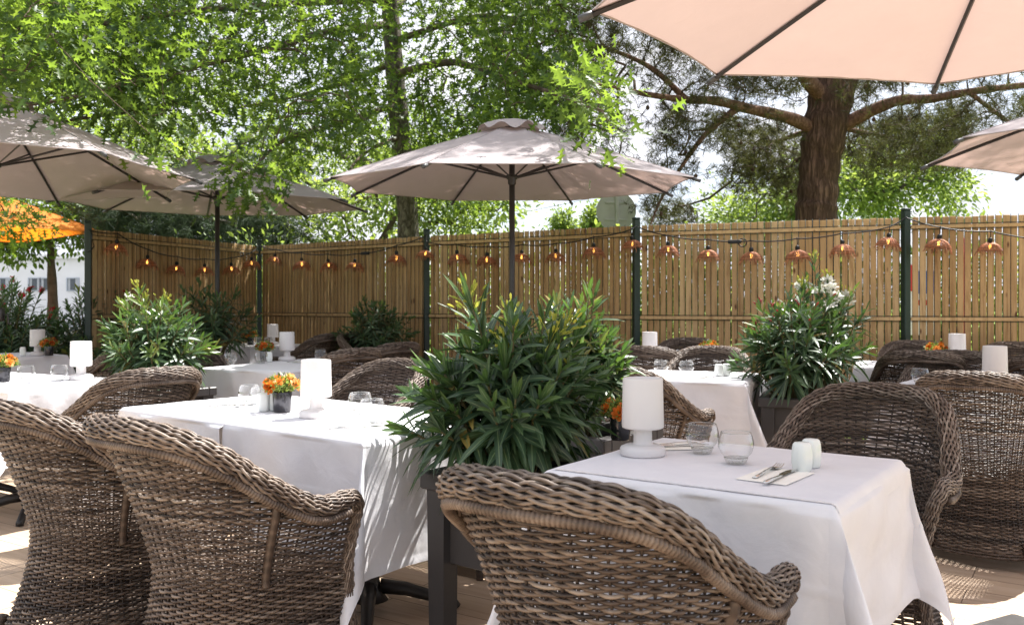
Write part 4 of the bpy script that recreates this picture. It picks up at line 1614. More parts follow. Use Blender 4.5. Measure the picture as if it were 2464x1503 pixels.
def oleander(loc, z0, n, hgt, spread, leafL, seed, label, young=.1, flowers=None, nodes=9, group='oleanders in planters and at the fence', buds=0, lean=(0, 0), cat='oleander', leafW=.025, extra=()):
    r = np.random.default_rng(seed)
    root = thing('oleander', label, cat, (loc[0], loc[1], z0), 0, group)
    st, lf = MB(), MB()
    tips = []
    P_, X_, Z_, L_, W_, D_, T_ = [], [], [], [], [], [], []
    for i in range(n + len(extra)):
        a = i * 2.39996 + r.normal(0, .2)
        f = math.sqrt((i + .6) / n)
        h = hgt * (1.0 - .55 * f ** 2.4) * r.uniform(.70, 1.08)
        tip = np.array([math.cos(a) * spread * f * r.uniform(.8, 1.1) + lean[0] * h, math.sin(a) * spread * f * r.uniform(.8, 1.1) + lean[1] * h, h])
        big = 1.0
        if i >= n:
            tip, big = np.array(extra[i - n][0]), extra[i - n][1]
            h, f = tip[2], .3
        b = np.array([math.cos(a) * .09 * f, math.sin(a) * .09 * f, 0])
        t = np.linspace(0, 1, 10)[:, None]
        mid = b * .5 + tip * .5 + np.array([0, 0, .10 * h]) - np.array([tip[0], tip[1], 0]) * .12
        curve = (1 - t) ** 2 * b + 2 * t * (1 - t) * mid + t ** 2 * tip
        st.tube(curve, np.linspace(.0075, .0032, 10), 5, C=(r.random(), 0, 0))
        ax = nrm(np.gradient(curve, axis=0))
        tips.append((tip, ax[-1]))
        isy = r.random() < young and big == 1.0
        n0 = nodes
        for k in range(n0):
            q = 1 - (k / n0) * .58 - .005
            fi = q * 9
            i0 = min(int(fi), 8)
            c = curve[i0] * (1 - (fi - i0)) + curve[i0 + 1] * (fi - i0)
            d = ax[min(i0 + 1, 9)]
            u = nrm(np.cross(d, [.2, .9, .35]))
            v = np.cross(d, u)
            age = k / n0
            for j in range(3):
                if r.random() < .06 + .22 * age:
                    continue
                b_ = j * 2.094 + k * 1.047 + r.normal(0, .22)
                rad = math.cos(b_) * u + math.sin(b_) * v
                op = math.radians((22 if big == 1.0 else 14) + 62 * min(1, age * 1.7) + r.normal(0, 9))
                X = d * math.cos(op) + rad * math.sin(op)
                P_.append(c + rad * .003)
                X_.append(X)
                Z_.append(d * math.sin(op) - rad * math.cos(op) + r.normal(0, .22, 3))
                sz = (.62 + .5 * min(1, age * 2.2)) * (1 if big == 1.0 else big * (1.35 - .35 * age))
                L_.append(leafL * sz * r.uniform(.82, 1.16))
                W_.append(leafW * (leafL / .14) * (.75 + .35 * min(1, age * 2)) * r.uniform(.85, 1.15))
                D_.append(r.uniform(.02, .16) + .42 * age)
                base = r.uniform(0, .62)
                if age < .28 and isy:
                    base = r.uniform(.72, 1.0)
                elif age < .12:
                    base = r.uniform(.4, .8)
                if age > .3 and r.random() < .018:
                    base = 1.0
                T_.append(base)
    lance_leaves(lf, np.array(P_), np.array(X_), np.array(Z_), np.array(L_), np.array(W_), np.array(D_), np.array(T_))
    st.obj('stems', M['oleander_stem'], root)
    lf.obj('leaves', M['oleander'], root)
    tips.sort(key=lambda q: -q[0][2])
    sp = [[0, 0, 0], [.35, .13, .0], [.75, .15, .0], [1, 0, 0], [.75, -.15, 0], [.35, -.13, 0]]
    for bi in range(buds):
        tip, d = tips[(bi * 3) % len(tips)]
        bd = MB()
        m_ = 16
        dirs = nrm(d[None] + r.normal(0, .55, (m_, 3)))
        base = tip + d * .02
        for q in range(5):
            bd.tube([tip, base + dirs[q] * .03, base + dirs[q] * .075], .0016, 4, C=(.4, 0, 0))
        pos = base + dirs * r.uniform(.02, .075, m_)[:, None]
        Y = nrm(np.cross(dirs, r.normal(0, 1, (m_, 3))))
        for rot_ in (0, 1):
            bd.inst(sp, [[0, 1, 2, 3], [0, 3, 4, 5]], None, pos, dirs, Y if rot_ == 0 else np.cross(dirs, Y), np.cross(dirs, Y) if rot_ == 0 else -Y, np.full(m_, .030), np.stack([r.random(m_), 0 * dirs[:, 0], 0 * dirs[:, 0]], 1))
        bd.obj('flower_buds', M['bud_green'], root)
    if flowers:
        for (mname, cnt, where_, size) in flowers:
            for q in range(cnt):
                cand = [tp for tp in tips if where_(tp[0])] or tips
                tip, d = cand[r.integers(len(cand))]
                fl = MB()
                nf = r.integers(3, 7) if mname != 'bud_red' else 1
                for z in range(nf):
                    c = tip + d * r.uniform(.01, .04) + r.normal(0, .013, 3)
                    ax = nrm(d + r.normal(0, .6, 3))
                    u = nrm(np.cross(ax, [.3, .8, .1]))
                    v = np.cross(ax, u)
                    if mname == 'bud_red':
                        fl.tube(np.array([tip, c, c + ax * size * .45, c + ax * size * .75, c + ax * size]), [.0012, .0018, .0060, .0045, .0006], 6, C=(r.random(), 0, 0))
                        continue
                    b_ = np.arange(5) * 2 * PI / 5 + r.random()
                    rd = np.cos(b_)[:, None] * u + np.sin(b_)[:, None] * v
                    X = nrm(rd + ax[None] * .35)
                    Y = -np.sin(b_)[:, None] * u + np.cos(b_)[:, None] * v
                    tv = [[0, 0, 0], [.45, .28, .03], [.95, .30, .0], [1.0, -.12, 0], [.45, -.22, .02]]
                    fl.inst(tv, [[1, 2, 3, 4]], [[0, 1, 4]], np.repeat(c[None], 5, 0), X, Y, np.cross(X, Y), np.full(5, size), np.stack([r.random(5), 0 * b_, 0 * b_], 1))
                fl.obj('flower_cluster' if mname != 'bud_red' else 'flower_bud', M[mname], root)
    return root


PG = 'anthracite planters on legs'
# foreground planter with its two oleanders
KP.place((.045, 2.99, 0), E(-38), 'anthracite planter on square legs in the foreground between two white tablecloths', PG)
oleander((.0, 2.99), .60, 60, .57, .34, .138, 21, 'big dark green oleander with yellow green buds in the foreground planter', .06, None, 10, buds=6, leafW=.026, extra=[((-.13, -.06, .585), 1.25), ((-.02, -.20, .40), 1.15), ((.12, -.10, .47), 1.1), ((-.25, -.12, .36), 1.1)])
KP.place((.33, 3.97, 0), E(-38), 'anthracite planter hidden behind the foreground oleander', PG)
oleander((.29, 3.95), .60, 44, .64, .24, .140, 22, 'second oleander behind the foreground one with bright green upright leaf tips', .55, None, 9, leafW=.024)
KP.place((1.77, 5.42, 0), E(-20), 'anthracite planter with wide rim right of the middle table', PG)
oleander((1.72, 5.42), .60, 52, .68, .37, .135, 23, 'potted oleander with red buds standing right of the middle table', .12, [('bud_red', 34, lambda p: p[2] > .42, .034)], 9)
KP.place((2.16, 6.15, 0), E(-20), 'dark planter just behind the potted oleander with red buds', PG)
oleander((2.10, 6.05), .60, 36, .86, .32, .135, 24, 'white flowering oleander behind the potted one with red buds', .3, [('petal_white', 24, lambda p: p[2] > .55 and p[0] > -.15, .034)], 8, buds=5)
KP.place((-2.32, 5.93, 0), E(-38), 'grey planter under the sunlit oleander bush', PG)
oleander((-2.36, 5.90), .60, 66, .68, .38, .130, 25, 'sunlit bright green oleander bush at the left with orange tinged shoots', .62, [('petal_white', 2, lambda p: p[2] > .60, .024)], 9, buds=3)
KP.place((-3.0, 8.75, 0), E(20), 'planter in shade behind the left parasol pole', PG)
oleander((-2.95, 8.75), .60, 40, .82, .46, .135, 26, 'dark oleander in shade behind the left parasol pole', .02, None, 9)
KP.place((-1.42, 9.35, 0), E(-30), 'planter at the fence under the glossy dark oleander', PG)
oleander((-1.42, 9.35), .60, 52, .64, .42, .105, 27, 'glossy dark rounded oleander against the fence left of the middle parasol pole', .05, None, 9, leafW=.034)
GO = 'crimson flowered oleanders at the open end of the fence'
for i, (x, y, lab, nf) in enumerate([(-4.95, 8.75, 'crimson flowered oleander at the left picture edge', 9), (-4.35, 9.25, 'tall loose oleander beside the end post of the fence', 2), (-5.6, 9.6, 'darker oleander behind the crimson flowered one at the left edge', 3)]):
    oleander((x, y), .30, 74, 1.08 if i < 2 else 1.2, .62, .13, 40 + i, lab, .12, [('petal_red', nf * 2, lambda p: p[2] > .75, .024)], 13, GO, leafW=.024)
    KP.place((x, y, -.28 if False else 0.0), E(10 * i), ['planter under the crimson flowered oleander at the left edge', 'planter beside the end post of the fence', 'planter behind the crimson flowered oleander'][i], PG)


# ------------------------------------------------------------------ trees
def limb(mb, P, r, sides=8, res=7):
    """smooth polyline limb; returns sample points"""
    P = np.asarray(P, float)
    n = len(P)
    r = np.interp(np.linspace(0, 1, n), np.linspace(0, 1, len(r)), r)
    t = np.linspace(0, n - 1, (n - 1) * res + 1)
    Q = []
    for k in t:
        i = min(int(k), n - 2)
        f = k - i
        p0, p1, p2, p3 = P[max(i - 1, 0)], P[i], P[i + 1], P[min(i + 2, n - 1)]
        Q.append(.5 * ((2 * p1) + (-p0 + p2) * f + (2 * p0 - 5 * p1 + 4 * p2 - p3) * f * f + (-p0 + 3 * p1 - 3 * p2 + p3) * f ** 3))
    Q = np.array(Q)
    rad = np.interp(t, np.arange(n), r)
    rad = rad * (1 + .05 * np.sin(np.arange(len(t)) * 1.3))
    mb.tube(Q, rad, sides)
    return Q


def grow(mb, nodes, targets, r, base=.0035, jit=.06, power=.45):
    """join every target to the nearest part of the skeleton by a thin kinked twig; returns growth directions"""
    order = np.argsort([np.min(((nodes - t) ** 2).sum(1)) for t in targets])
    pts = np.vstack([nodes, np.zeros((len(targets), 3))])
    par = np.full(len(pts), -1)
    m = len(nodes)
    for t in order:
        d = ((pts[:m] - targets[t]) ** 2).sum(1)
        j = int(np.argmin(d))
        pts[m] = targets[t]
        par[m] = j
        m += 1
    cnt = np.ones(len(pts))
    for k in range(len(pts) - 1, len(nodes) - 1, -1):
        if par[k] >= 0:
            cnt[par[k]] += cnt[k]
    dirs = np.zeros((len(targets), 3))
    for q, t in enumerate(order):
        k = len(nodes) + q
        a, b = pts[par[k]], pts[k]
        L = np.linalg.norm(b - a)
        mid = (a + b) / 2 + r.normal(0, jit, 3) * L + np.array([0, 0, .05 * L])
        ra = base * cnt[k] ** power
        mb.tube(np.array([a, mid, b]), [ra, ra * .9, ra * .75], 4, cap=False, C=(r.random(), 0, 0))
        dirs[t] = (b - a) / max(L, 1e-6)
    return dirs


OAK = [(0, .0), (.16, .035), (.24, .27), (.33, .07), (.47, .10), (.57, .40), (.63, .09), (.76, .08), (.84, .25), (.88, .05), (1.0, .0)]
ov_ = [[0, 0, 0, 1], [.33, 0, -.02, 1], [.63, 0, -.02, 1], [.88, 0, .0, 1], [1.0, 0, .02, 1]]
oq_, ot_ = [], []
for s_ in (1, -1):
    b0 = len(ov_)
    ov_ += [[x, s_ * y, .05 * (y > .2), 0] for x, y in OAK[1:10]]
    i = b0
    f = [[0, i, i + 2, 1], [1, i + 3, i + 5, 2], [2, i + 6, i + 8, 3]]
    tr_ = [[i, i + 1, i + 2], [i + 3, i + 4, i + 5], [i + 6, i + 7, i + 8], [1, i + 2, i + 3], [2, i + 5, i + 6], [3, i + 8, 4]]
    if s_ < 0:
        f = [q[::-1] for q in f]
        tr_ = [q[::-1] for q in tr_]
    oq_ += f
    ot_ += tr_


def leaf_sprays(mb, cen, dirs, r, per, spread, size, tmpl, drop=.35, tonef=None, flat=.6):
    n = len(cen) * per
    c = np.repeat(cen, per, 0)
    d = np.repeat(dirs, per, 0)
    off = r.normal(0, 1, (n, 3)) * spread
    pos = c + off
    X = nrm(d * .5 + nrm(off) * .9 + r.normal(0, .45, (n, 3)) - np.array([0, 0, drop]))
    up = nrm(np.array([0, 0, 1.0]) + r.normal(0, flat, (n, 3)))
    Y = nrm(np.cross(up, X))
    Z = np.cross(X, Y)
    tn = r.beta(2, 2.6, n) if tonef is None else tonef(pos)
    C = np.stack([tn, 0 * tn, 0 * tn], 1)
    mb.inst(tmpl[0], tmpl[1], tmpl[2], pos - X * size * .1, X, Y, Z, size * r.uniform(.6, 1.25, n), C)


OAKT = (ov_, oq_, ot_)
SIMPLE = ([[0, 0, 0, 1], [.35, .24, .04, 0], [.75, .17, .03, 0], [1, 0, 0, 1], [.75, -.17, .03, 0], [.35, -.24, .04, 0]], [[0, 1, 2, 3], [0, 3, 4, 5]], [])

PARA = [(0.0, 7.4), (-3.0, 9.1), (-4.15, 7.0), (1.76, 2.99), (4.23, 5.62)]


def clear_of_parasols(P, pad=.22):
    ok = np.ones(len(P), bool)
    for c in PARA:
        d = np.hypot(P[:, 0] - c[0], P[:, 1] - c[1])
        top = 2.185 + .47 * np.clip(1 - d / 1.5, 0, 1) + .16
        ok &= ~((d < 1.5 + pad) & (P[:, 2] < top + pad) & (P[:, 2] > 1.6))
    return ok




def lets_sun_in(P, r):
    """crown foliage is left out so that the sun reaches the sunny tables and the bright oleander"""
    s = np.array(sd)
    q = P - s[None] * ((P[:, 2] - .8) / s[2])[:, None]
    ok = np.ones(len(P), bool)
    for (x, y, rad) in ((-.85, 3.7, 1.05), (-2.8, 5.25, 1.0), (-2.35, 5.95, .75), (-.8, 4.75, .5), (-1.6, 2.3, .7), (2.6, 3.0, .6)):
        ok &= (np.hypot(q[:, 0] - x, q[:, 1] - y) > rad) | (r.random(len(P)) < .06)
    return ok


# --- pin oak
r = np.random.default_rng(5)
oak = thing('oak_tree', 'tall oak behind the fence, lobed leaves spreading over the terrace', 'tree', tuple(at(985, 700, 12.4) * [1, 1, 0]))
org = np.array(oak.location)
tk = MB()
T0 = at(985, 700, 12.4)
T0[2] = -.05
trunk = [T0, at(982, 560, 12.4), at(972, 420, 12.4), at(957, 260, 12.4), at(946, 120, 12.4), at(938, 0, 12.4), at(930, -160, 12.4), at(925, -420, 12.4), at(915, -700, 12.5)]
Q = [limb(tk, np.array(trunk) - org, [.165, .15, .14, .135, .125, .12, .105, .08, .04], 12)]
tk.obj('trunk', M['oak_bark'], oak)
LB = [
    ([at(938, 60, 12.35), at(810, 72, 11.2), at(680, 108, 10), at(560, 140, 9), at(436, 166, 8.1), at(300, 200, 7.3), at(150, 240, 6.6), at(-60, 265, 6.0)], [.055, .04, .028, .018, .010]),
    ([at(938, 0, 12.35), at(700, 10, 10.6), at(470, 27, 9), at(235, 60, 7.6), at(60, 90, 6.4), at(-100, 110, 5.8)], [.05, .038, .026, .016, .009]),
    ([at(957, 250, 12.4), at(830, 292, 11.2), at(700, 330, 10), at(640, 372, 9.2), at(605, 420, 7.55)], [.05, .035, .025, .015, .008]),
    ([at(950, 180, 12.4), at(1080, 150, 11), at(1200, 185, 9.4), at(1330, 225, 7.8), at(1450, 268, 5.75)], [.06, .045, .03, .02, .010]),
    ([at(945, 100, 12.4), at(1150, 40, 11.6), at(1300, 62, 11), at(1420, 92, 10.2)], [.05, .035, .022, .012]),
    ([at(940, 30, 12.4), at(1040, -60, 13.6), at(1180, -90, 14.8)], [.06, .04, .02]),
    ([at(950, 150, 12.4), at(780, 215, 13.5), at(560, 262, 14.2), at(330, 300, 14.6)], [.05, .035, .022, .012]),
    ([at(965, 330, 12.4), at(905, 352, 11.6), at(850, 395, 10.9), at(832, 440, 10.4)], [.03, .022, .014, .008]),
    ([at(446, 242, 8.6), at(300, 270, 8.2), at(160, 292, 8.0), at(30, 330, 8.4), at(15, 470, 9.8)], [.022, .018, .012, .007]),
    ([at(932, -120, 12.4), at(700, -260, 10.8), at(430, -320, 9.6), at(180, -340, 8.6)], [.06, .045, .03, .012]),
    ([at(928, -250, 12.4), at(1050, -420, 12.4), at(1180, -480, 12)], [.05, .03, .015]),
]
bl = MB()
for P, rad in LB:
    Q.append(limb(bl, np.array(P) - org, rad, 7))
nodes = np.vstack(Q)
cl = []


def fill(n, x0, x1, y0, y1, d0, d1, keep=None):
    px = r.uniform(x0, x1, n)
    py = r.uniform(y0, y1, n)
    d = r.uniform(d0, d1, n)
    P = np.stack([(px - CX) / FPX * d, d, CAM_H + (CY - py) / FPX * d], 1)
    if keep is not None:
        P = P[keep(px, py)]
    cl.append(P)


fill(330, -60, 420, -40, 330, 5.6, 9.0, lambda x, y: y < 205 + np.maximum(x, 0) * .36)
fill(360, 250, 960, -40, 400, 7.5, 12.5, lambda x, y: y < 232 + (x - 250) * .16)
fill(170, 820, 1240, -40, 330, 9.5, 13.0)
fill(110, 900, 1240, 300, 470, 11.5, 13.5)
fill(150, 1150, 1390, -30, 310, 8, 12.5)
fill(34, 1330, 1480, 200, 310, 5.5, 7.6, lambda x, y: np.abs(y - 255) < 60)
fill(20, 1180, 1420, 150, 240, 7.6, 9.4)
fill(120, -60, 700, 200, 460, 12, 15.5)
fill(13, 565, 640, 385, 450, 7.1, 7.6)
fill(12, 700, 800, 380, 450, 8.0, 9.5)
fill(13, -20, 105, 470, 580, 9.6, 10.6)
fill(24, 620, 900, 290, 400, 10.2, 11.5)
fill(210, -200, 950, -760, -40, 8.2, 13.0)
for c_, rd_, n_ in (((-.6, 11.3, 8.0), (2.0, 1.5, 1.5), 300), ((-2.4, 8.9, 7.0), (1.6, 1.3, 1.0), 190)):  # extra clumps above the view, added to shade the parasols
    cl.append(np.array(c_) + nrm(r.normal(0, 1, (n_, 3))) * np.array(rd_) * r.random((n_, 1)) ** .4)
fill(130, 900, 1500, -700, -120, 8.5, 12.5)
cl = np.vstack(cl)
px_ = CX + cl[:, 0] / cl[:, 1] * FPX
py_ = CY - (cl[:, 2] - CAM_H) / cl[:, 1] * FPX
front = (np.abs(px_ - np.interp(py_, [0, 120, 260, 420, 560], [938, 946, 957, 972, 982])) < 50) & (cl[:, 1] < 12.4) & (r.random(len(cl)) < .92) & (py_ > -40)
cl = cl[clear_of_parasols(cl) & lets_sun_in(cl, r) & ~front] - org
dirs = grow(bl, nodes, cl, r, .0032)
bl.obj('branches', M['twig'], oak)
lf = MB()
leaf_sprays(lf, cl, dirs, r, 26, .135, .118, OAKT, .30)
lf.obj('foliage', M['oak_leaf'], oak)

# --- umbrella pine
r = np.random.default_rng(9)
PY = 11.2
pine = thing('pine_tree', 'old pine behind the fence with thick furrowed reddish trunk and dark sparse needle sprays', 'tree', tuple(at(1963, 700, PY) * [1, 1, 0]))
org = np.array(pine.location)
tk = MB()
T0 = at(1962, 700, PY)
T0[2] = -.05
trunk = [T0, at(1962, 560, PY), at(1966, 480, PY), at(1972, 400, PY), at(1983, 320, PY), at(1998, 240, PY), at(2018, 160, PY), at(2045, 40, PY), at(2075, -120, PY), at(2080, -420, PY), at(2090, -760, PY)]
Q = [limb(tk, np.array(trunk) - org, [.285, .262, .245, .240, .270, .27, .26, .23, .2, .14, .06], 18)]
tk.obj('trunk', M['pine_bark'], pine)
LB = [
    ([at(1970, 318, PY), at(1900, 285, PY - .2), at(1800, 262, PY - .5), at(1720, 243, PY - .8), at(1650, 240, PY - 1), at(1560, 228, PY - 1.2), at(1440, 205, PY - 1.5), at(1340, 190, PY - 1.7)], [.10, .072, .058, .048, .034, .024, .012]),
    ([at(2000, 318, PY), at(2080, 275, PY - .2), at(2160, 243, PY - .4), at(2240, 238, PY - .6), at(2330, 222, PY - .8), at(2470, 205, PY - 1), at(2600, 200, PY - 1.2)], [.10, .075, .06, .048, .036, .024]),
    ([at(1995, 250, PY), at(1945, 195, PY - .3), at(1880, 110, PY - .8), at(1760, 20, PY - 1.4), at(1600, -40, PY - 2)], [.12, .09, .07, .05, .025]),
    ([at(1780, 256, PY - .5), at(1700, 320, PY - .9), at(1640, 400, PY - 1.1), at(1590, 480, PY - 1.2), at(1565, 540, PY - 1.3)], [.05, .032, .022, .014, .008]),
    ([at(1650, 240, PY - 1), at(1560, 160, PY - .8), at(1440, 110, PY - .6), at(1330, 80, PY - .4)], [.04, .03, .02, .01]),
    ([at(1880, 110, PY - .8), at(1700, 120, PY - .5), at(1520, 60, PY - .2), at(1400, 20, PY)], [.045, .03, .02, .01]),
    ([at(2330, 222, PY - .8), at(2420, 290, PY - 1), at(2480, 330, PY - 1.1)], [.03, .02, .01]),
    ([at(1990, 300, PY + .1), at(1900, 330, PY + .8), at(1830, 360, PY + 1.2), at(1790, 420, PY + 1.4)], [.05, .03, .02, .01]),
    ([at(1995, 300, PY + .1), at(2080, 320, PY + .8), at(2180, 340, PY + 1.2), at(2250, 375, PY + 1.4)], [.05, .03, .02, .01]),
    ([at(2050, 30, PY), at(2250, -60, PY - 1), at(2450, -120, PY - 1.6)], [.1, .06, .03]),
    ([at(2075, -120, PY), at(1900, -260, PY + .6), at(1700, -330, PY + 1)], [.1, .06, .03]),
    ([at(2078, -300, PY), at(2250, -420, PY + .8), at(2450, -480, PY + 1)], [.08, .05, .03]),
]
bl = MB()
li = MB()
for P, rad in LB:
    Q.append(limb(li, np.array(P) - org, rad, 9))
li.obj('limbs', M['pine_limb'], pine)
nodes = np.vstack(Q[1:])
cl = []
fill(400, 1290, 1930, -20, 300, 9.2, 11.6, lambda x, y: (x < 1560) | (y > 40) & (r.random(len(x)) < .75))
fill(130, 1560, 1900, 170, 330, 9.8, 11.8)
fill(70, 1480, 1680, 300, 545, 9.6, 10.4, lambda x, y: np.abs(y - 300 - (1690 - x) * 1.2) < 75)
fill(200, 1740, 1960, 290, 470, 11.4, 13.0, lambda x, y: y < 480 - (1960 - x) * .12)
fill(240, 2030, 2330, 260, 400, 11.2, 13.0, lambda x, y: r.random(len(x)) < .85)
fill(210, 2040, 2520, 170, 330, 9.6, 11.6)
fill(50, 1330, 1500, 270, 440, 9.8, 11)
fill(40, 1540, 1670, 490, 545, 12, 13)
fill(420, 1500, 2600, -620, -30, 9.5, 13.0)
for c_, rd_, n_ in (((2.6, 10.1, 8.6), (2.2, 1.7, 1.5), 420), ((6.4, 8.4, 8.4), (1.9, 1.4, 1.0), 240)):  # unseen upper clumps added on the sun's path to shade the parasols
    cl.append(np.array(c_) + nrm(r.normal(0, 1, (n_, 3))) * np.array(rd_) * r.random((n_, 1)) ** .4)
fill(230, 1250, 1850, -650, -160, 7.8, 10.5)  # more needles out of view, added for shade on the middle parasol
cl = np.vstack(cl)
px_ = CX + cl[:, 0] / cl[:, 1] * FPX
py_ = CY - (cl[:, 2] - CAM_H) / cl[:, 1] * FPX
nw = nodes[:len(Q[1]) + len(Q[2])] + org
npx = np.stack([CX + nw[:, 0] / nw[:, 1] * FPX, CY - (nw[:, 2] - CAM_H) / nw[:, 1] * FPX], 1)
near = np.array([np.min(np.hypot(npx[:, 0] - a_, npx[:, 1] - b_)) for a_, b_ in zip(px_, py_)]) < 34
bare = (near & (r.random(len(cl)) < .85)) | ((px_ < 1560) & (py_ > 420) & (px_ > 1380))
cl = cl[clear_of_parasols(cl) & lets_sun_in(cl, r) & ~bare] - org
dirs = grow(bl, nodes, cl, r, .0042, .10, .42)
bl.obj('branches', M['twig'], pine)
nv, ntri = [], []
rt = np.random.default_rng(3)
for k in range(15):
    d = nrm(np.array([1.0, 0, 0]) + rt.normal(0, .62, 3))
    s_ = nrm(np.cross(d, rt.normal(0, 1, 3)))
    b0 = len(nv)
    o = np.array([-.25 * rt.random(), 0, 0])
    nv += [list(o - s_ * .020), list(o + s_ * .020), list(o + d * .55 + s_ * .018), list(o + d * rt.uniform(.8, 1.1))]
    ntri += [[b0, b0 + 1, b0 + 2], [b0, b0 + 2, b0 + 3]]
TUFT = ([v + [0] for v in nv], [], ntri)
lf = MB()


def tufts(mb, cen, dirs, r, per, spread, size):
    n = len(cen) * per
    c = np.repeat(cen, per, 0) + r.normal(0, spread, (n, 3))
    X = nrm(np.repeat(dirs, per, 0) * .8 + r.normal(0, .6, (n, 3)))
    Y = nrm(np.cross(X, r.normal(0, 1, (n, 3))))
    tn = np.clip(r.normal(.4, .28, n), 0, 1)
    mb.inst(TUFT[0], None, TUFT[2], c, X, Y, np.cross(X, Y), size * r.uniform(.75, 1.25, n), np.stack([tn, 0 * tn, 0 * tn], 1))


tufts(lf, cl, dirs, r, 8, .10, .125)
lf.obj('foliage', M['pine_needle'], pine)
cn = MB()
pick = cl[r.random(len(cl)) < .10]
for p in pick:
    cn.lathe([(.0, -.03), (.016, -.022), (.022, -.005), (.018, .012), (.0, .03)], 7, tuple(p + r.normal(0, .05, 3)), capends=False)
cn.obj('cones', M['pine_bark'], pine).__setitem__('kind', 'stuff')


def bg_tree(name, label, base, crown, n, size, mname, seed, trunk_r=.12, needles=False, clumps=9, cat='tree', group=None, tmpl=SIMPLE):
    """crown: list of (centre xyz, radii xyz)"""
    r = np.random.default_rng(seed)
    root = thing(name, label, cat, (base[0], base[1], 0), 0, group)
    org = np.array([base[0], base[1], 0])
    tk = MB()
    top = np.mean([c[0] for c in crown], 0) - org
    P = np.array([[0, 0, -.05], [0.02, 0, top[2] * .4], [top[0] * .4, top[1] * .4, top[2] * .75], top])
    nodes = limb(tk, P, [trunk_r, trunk_r * .85, trunk_r * .6, trunk_r * .25], 9)
    C_, D_ = [], []
    for (c, rad) in crown:
        c = np.array(c) - org
        for k in range(clumps):
            u = nrm(r.normal(0, 1, 3)) * r.uniform(.35, .92) ** .6
            C_.append(c + u * np.array(rad))
    C_ = np.array(C_)
    D_ = grow(tk, nodes, C_, r, trunk_r * .10, .08, .5)
    tk.obj('trunk', M['twig'] if trunk_r < .15 else M['oak_bark'], root)
    rad = np.mean([np.mean(c[1]) for c in crown])
    lf = MB()
    per = max(1, n // len(C_))
    if needles:
        tufts(lf, C_, D_, r, per, rad * .26, size)
    else:
        leaf_sprays(lf, C_, D_, r, per, rad * .23, size, tmpl, .25)
    lf.obj('foliage', M[mname], root)
    return root


def A3(px, py, Y):
    return tuple(at(px, py, Y))


GB = 'trees and bushes beyond the fence'
bg_tree('leafy_tree', 'sunny yellow green tree spreading low behind the pine trunk', at(2020, 0, 24), [(A3(2000, 470, 24), (2.7, 1.8, 1.0)), (A3(2190, 440, 23.5), (1.7, 1.5, 1.1)), (A3(1830, 510, 24.5), (1.6, 1.4, .8))], 19000, .14, 'bright_leaf', 61, .16, clumps=26, group=GB)
bg_tree('leafy_tree', 'sunny green bushy tree behind the fence at the foot of the oak trunk', at(880, 0, 17), [(A3(800, 540, 17), (1.9, 1.2, .9)), (A3(1110, 520, 17.5), (1.3, 1.2, .9)), (A3(960, 470, 18), (1.7, 1.2, .9))], 11000, .115, 'bright_leaf', 62, .14, clumps=24, group=GB)
bg_tree('leafy_tree', 'broad green tree filling the view behind the oak leaves at the left', at(420, 0, 21), [(A3(180, 330, 21), (2.4, 2, 1.5)), (A3(620, 400, 21), (2.4, 2, 1.0)), (A3(1020, 400, 22), (2.0, 2, 1.1)), (A3(300, 450, 20), (2.2, 2, 1.1))], 17000, .13, 'bright_leaf', 63, .2, clumps=24, group=GB)
bg_tree('leafy_tree', 'small tree with bare leaning trunk before the white building, left of the fence post', at(125, 0, 19), [(A3(120, 545, 19), (1.2, 1.0, .5)), (A3(215, 530, 19.5), (1.2, 1.0, .8)), (A3(20, 560, 18.5), (.9, .8, .5))], 4600, .14, 'oak_leaf', 64, .13, clumps=15, group=GB)
bg_tree('conifer', 'greyish dark conifer behind the side fence between the two left parasol poles', at(450, 0, 15.5), [(A3(430, 540, 15.5), (1.5, 1.0, .75)), (A3(580, 550, 16), (1.3, 1.0, .6)), (A3(330, 500, 16), (1.0, .9, .6))], 2600, .22, 'cedar_needle', 65, .16, True, 24, group=GB)
bg_tree('conifer', 'pale conifer top rising behind the second left parasol', at(620, 0, 22), [(A3(620, 400, 22), (1.1, 1.0, 1.1)), (A3(560, 480, 22), (1.4, 1.0, 1.0))], 1500, .25, 'cedar_needle', 66, .16, True, 20, group=GB)
for i, (px, py, Y, w_, h_, lab) in enumerate([
        (520, 745, 13.5, 1.1, .6, 'low hedge bush glimpsed through the gaps of the short side fence'),
        (800, 760, 14, 2.2, .8, 'low bush glimpsed through the fence gaps below the oak'),
        (1330, 790, 12.5, 1.8, .75, 'low bush glimpsed through the fence behind the middle pole'),
        (1800, 800, 12.0, 1.7, .7, 'low bush glimpsed through the fence below the pine'),
        (2300, 810, 11.5, 1.6, .7, 'low bush glimpsed through the rightmost fence gaps'),
        (1560, 790, 12.8, 1.7, .7, 'low bush glimpsed through the slats under the round sign'),
        (2060, 790, 12.2, 1.7, .7, 'low bush glimpsed through the slats behind the white oleander flowers'),
        (1060, 780, 13.4, 1.9, .7, 'low bush glimpsed through the slats left of the middle pole'),
        (1420, 545, 34, 1.6, .6, 'far treetop just above the fence beside the round sign')]):
    c = at(px, py, Y)
    bg_tree('bush', lab, c, [((c[0], c[1], max(c[2], 1.05)), (w_ * 1.25 if i < 8 else w_, .6, .85 if i < 8 else h_))], 5600, .09 if i < 8 else .15, 'bright_leaf', 70 + i, .05, clumps=20, cat='bush', group=GB)

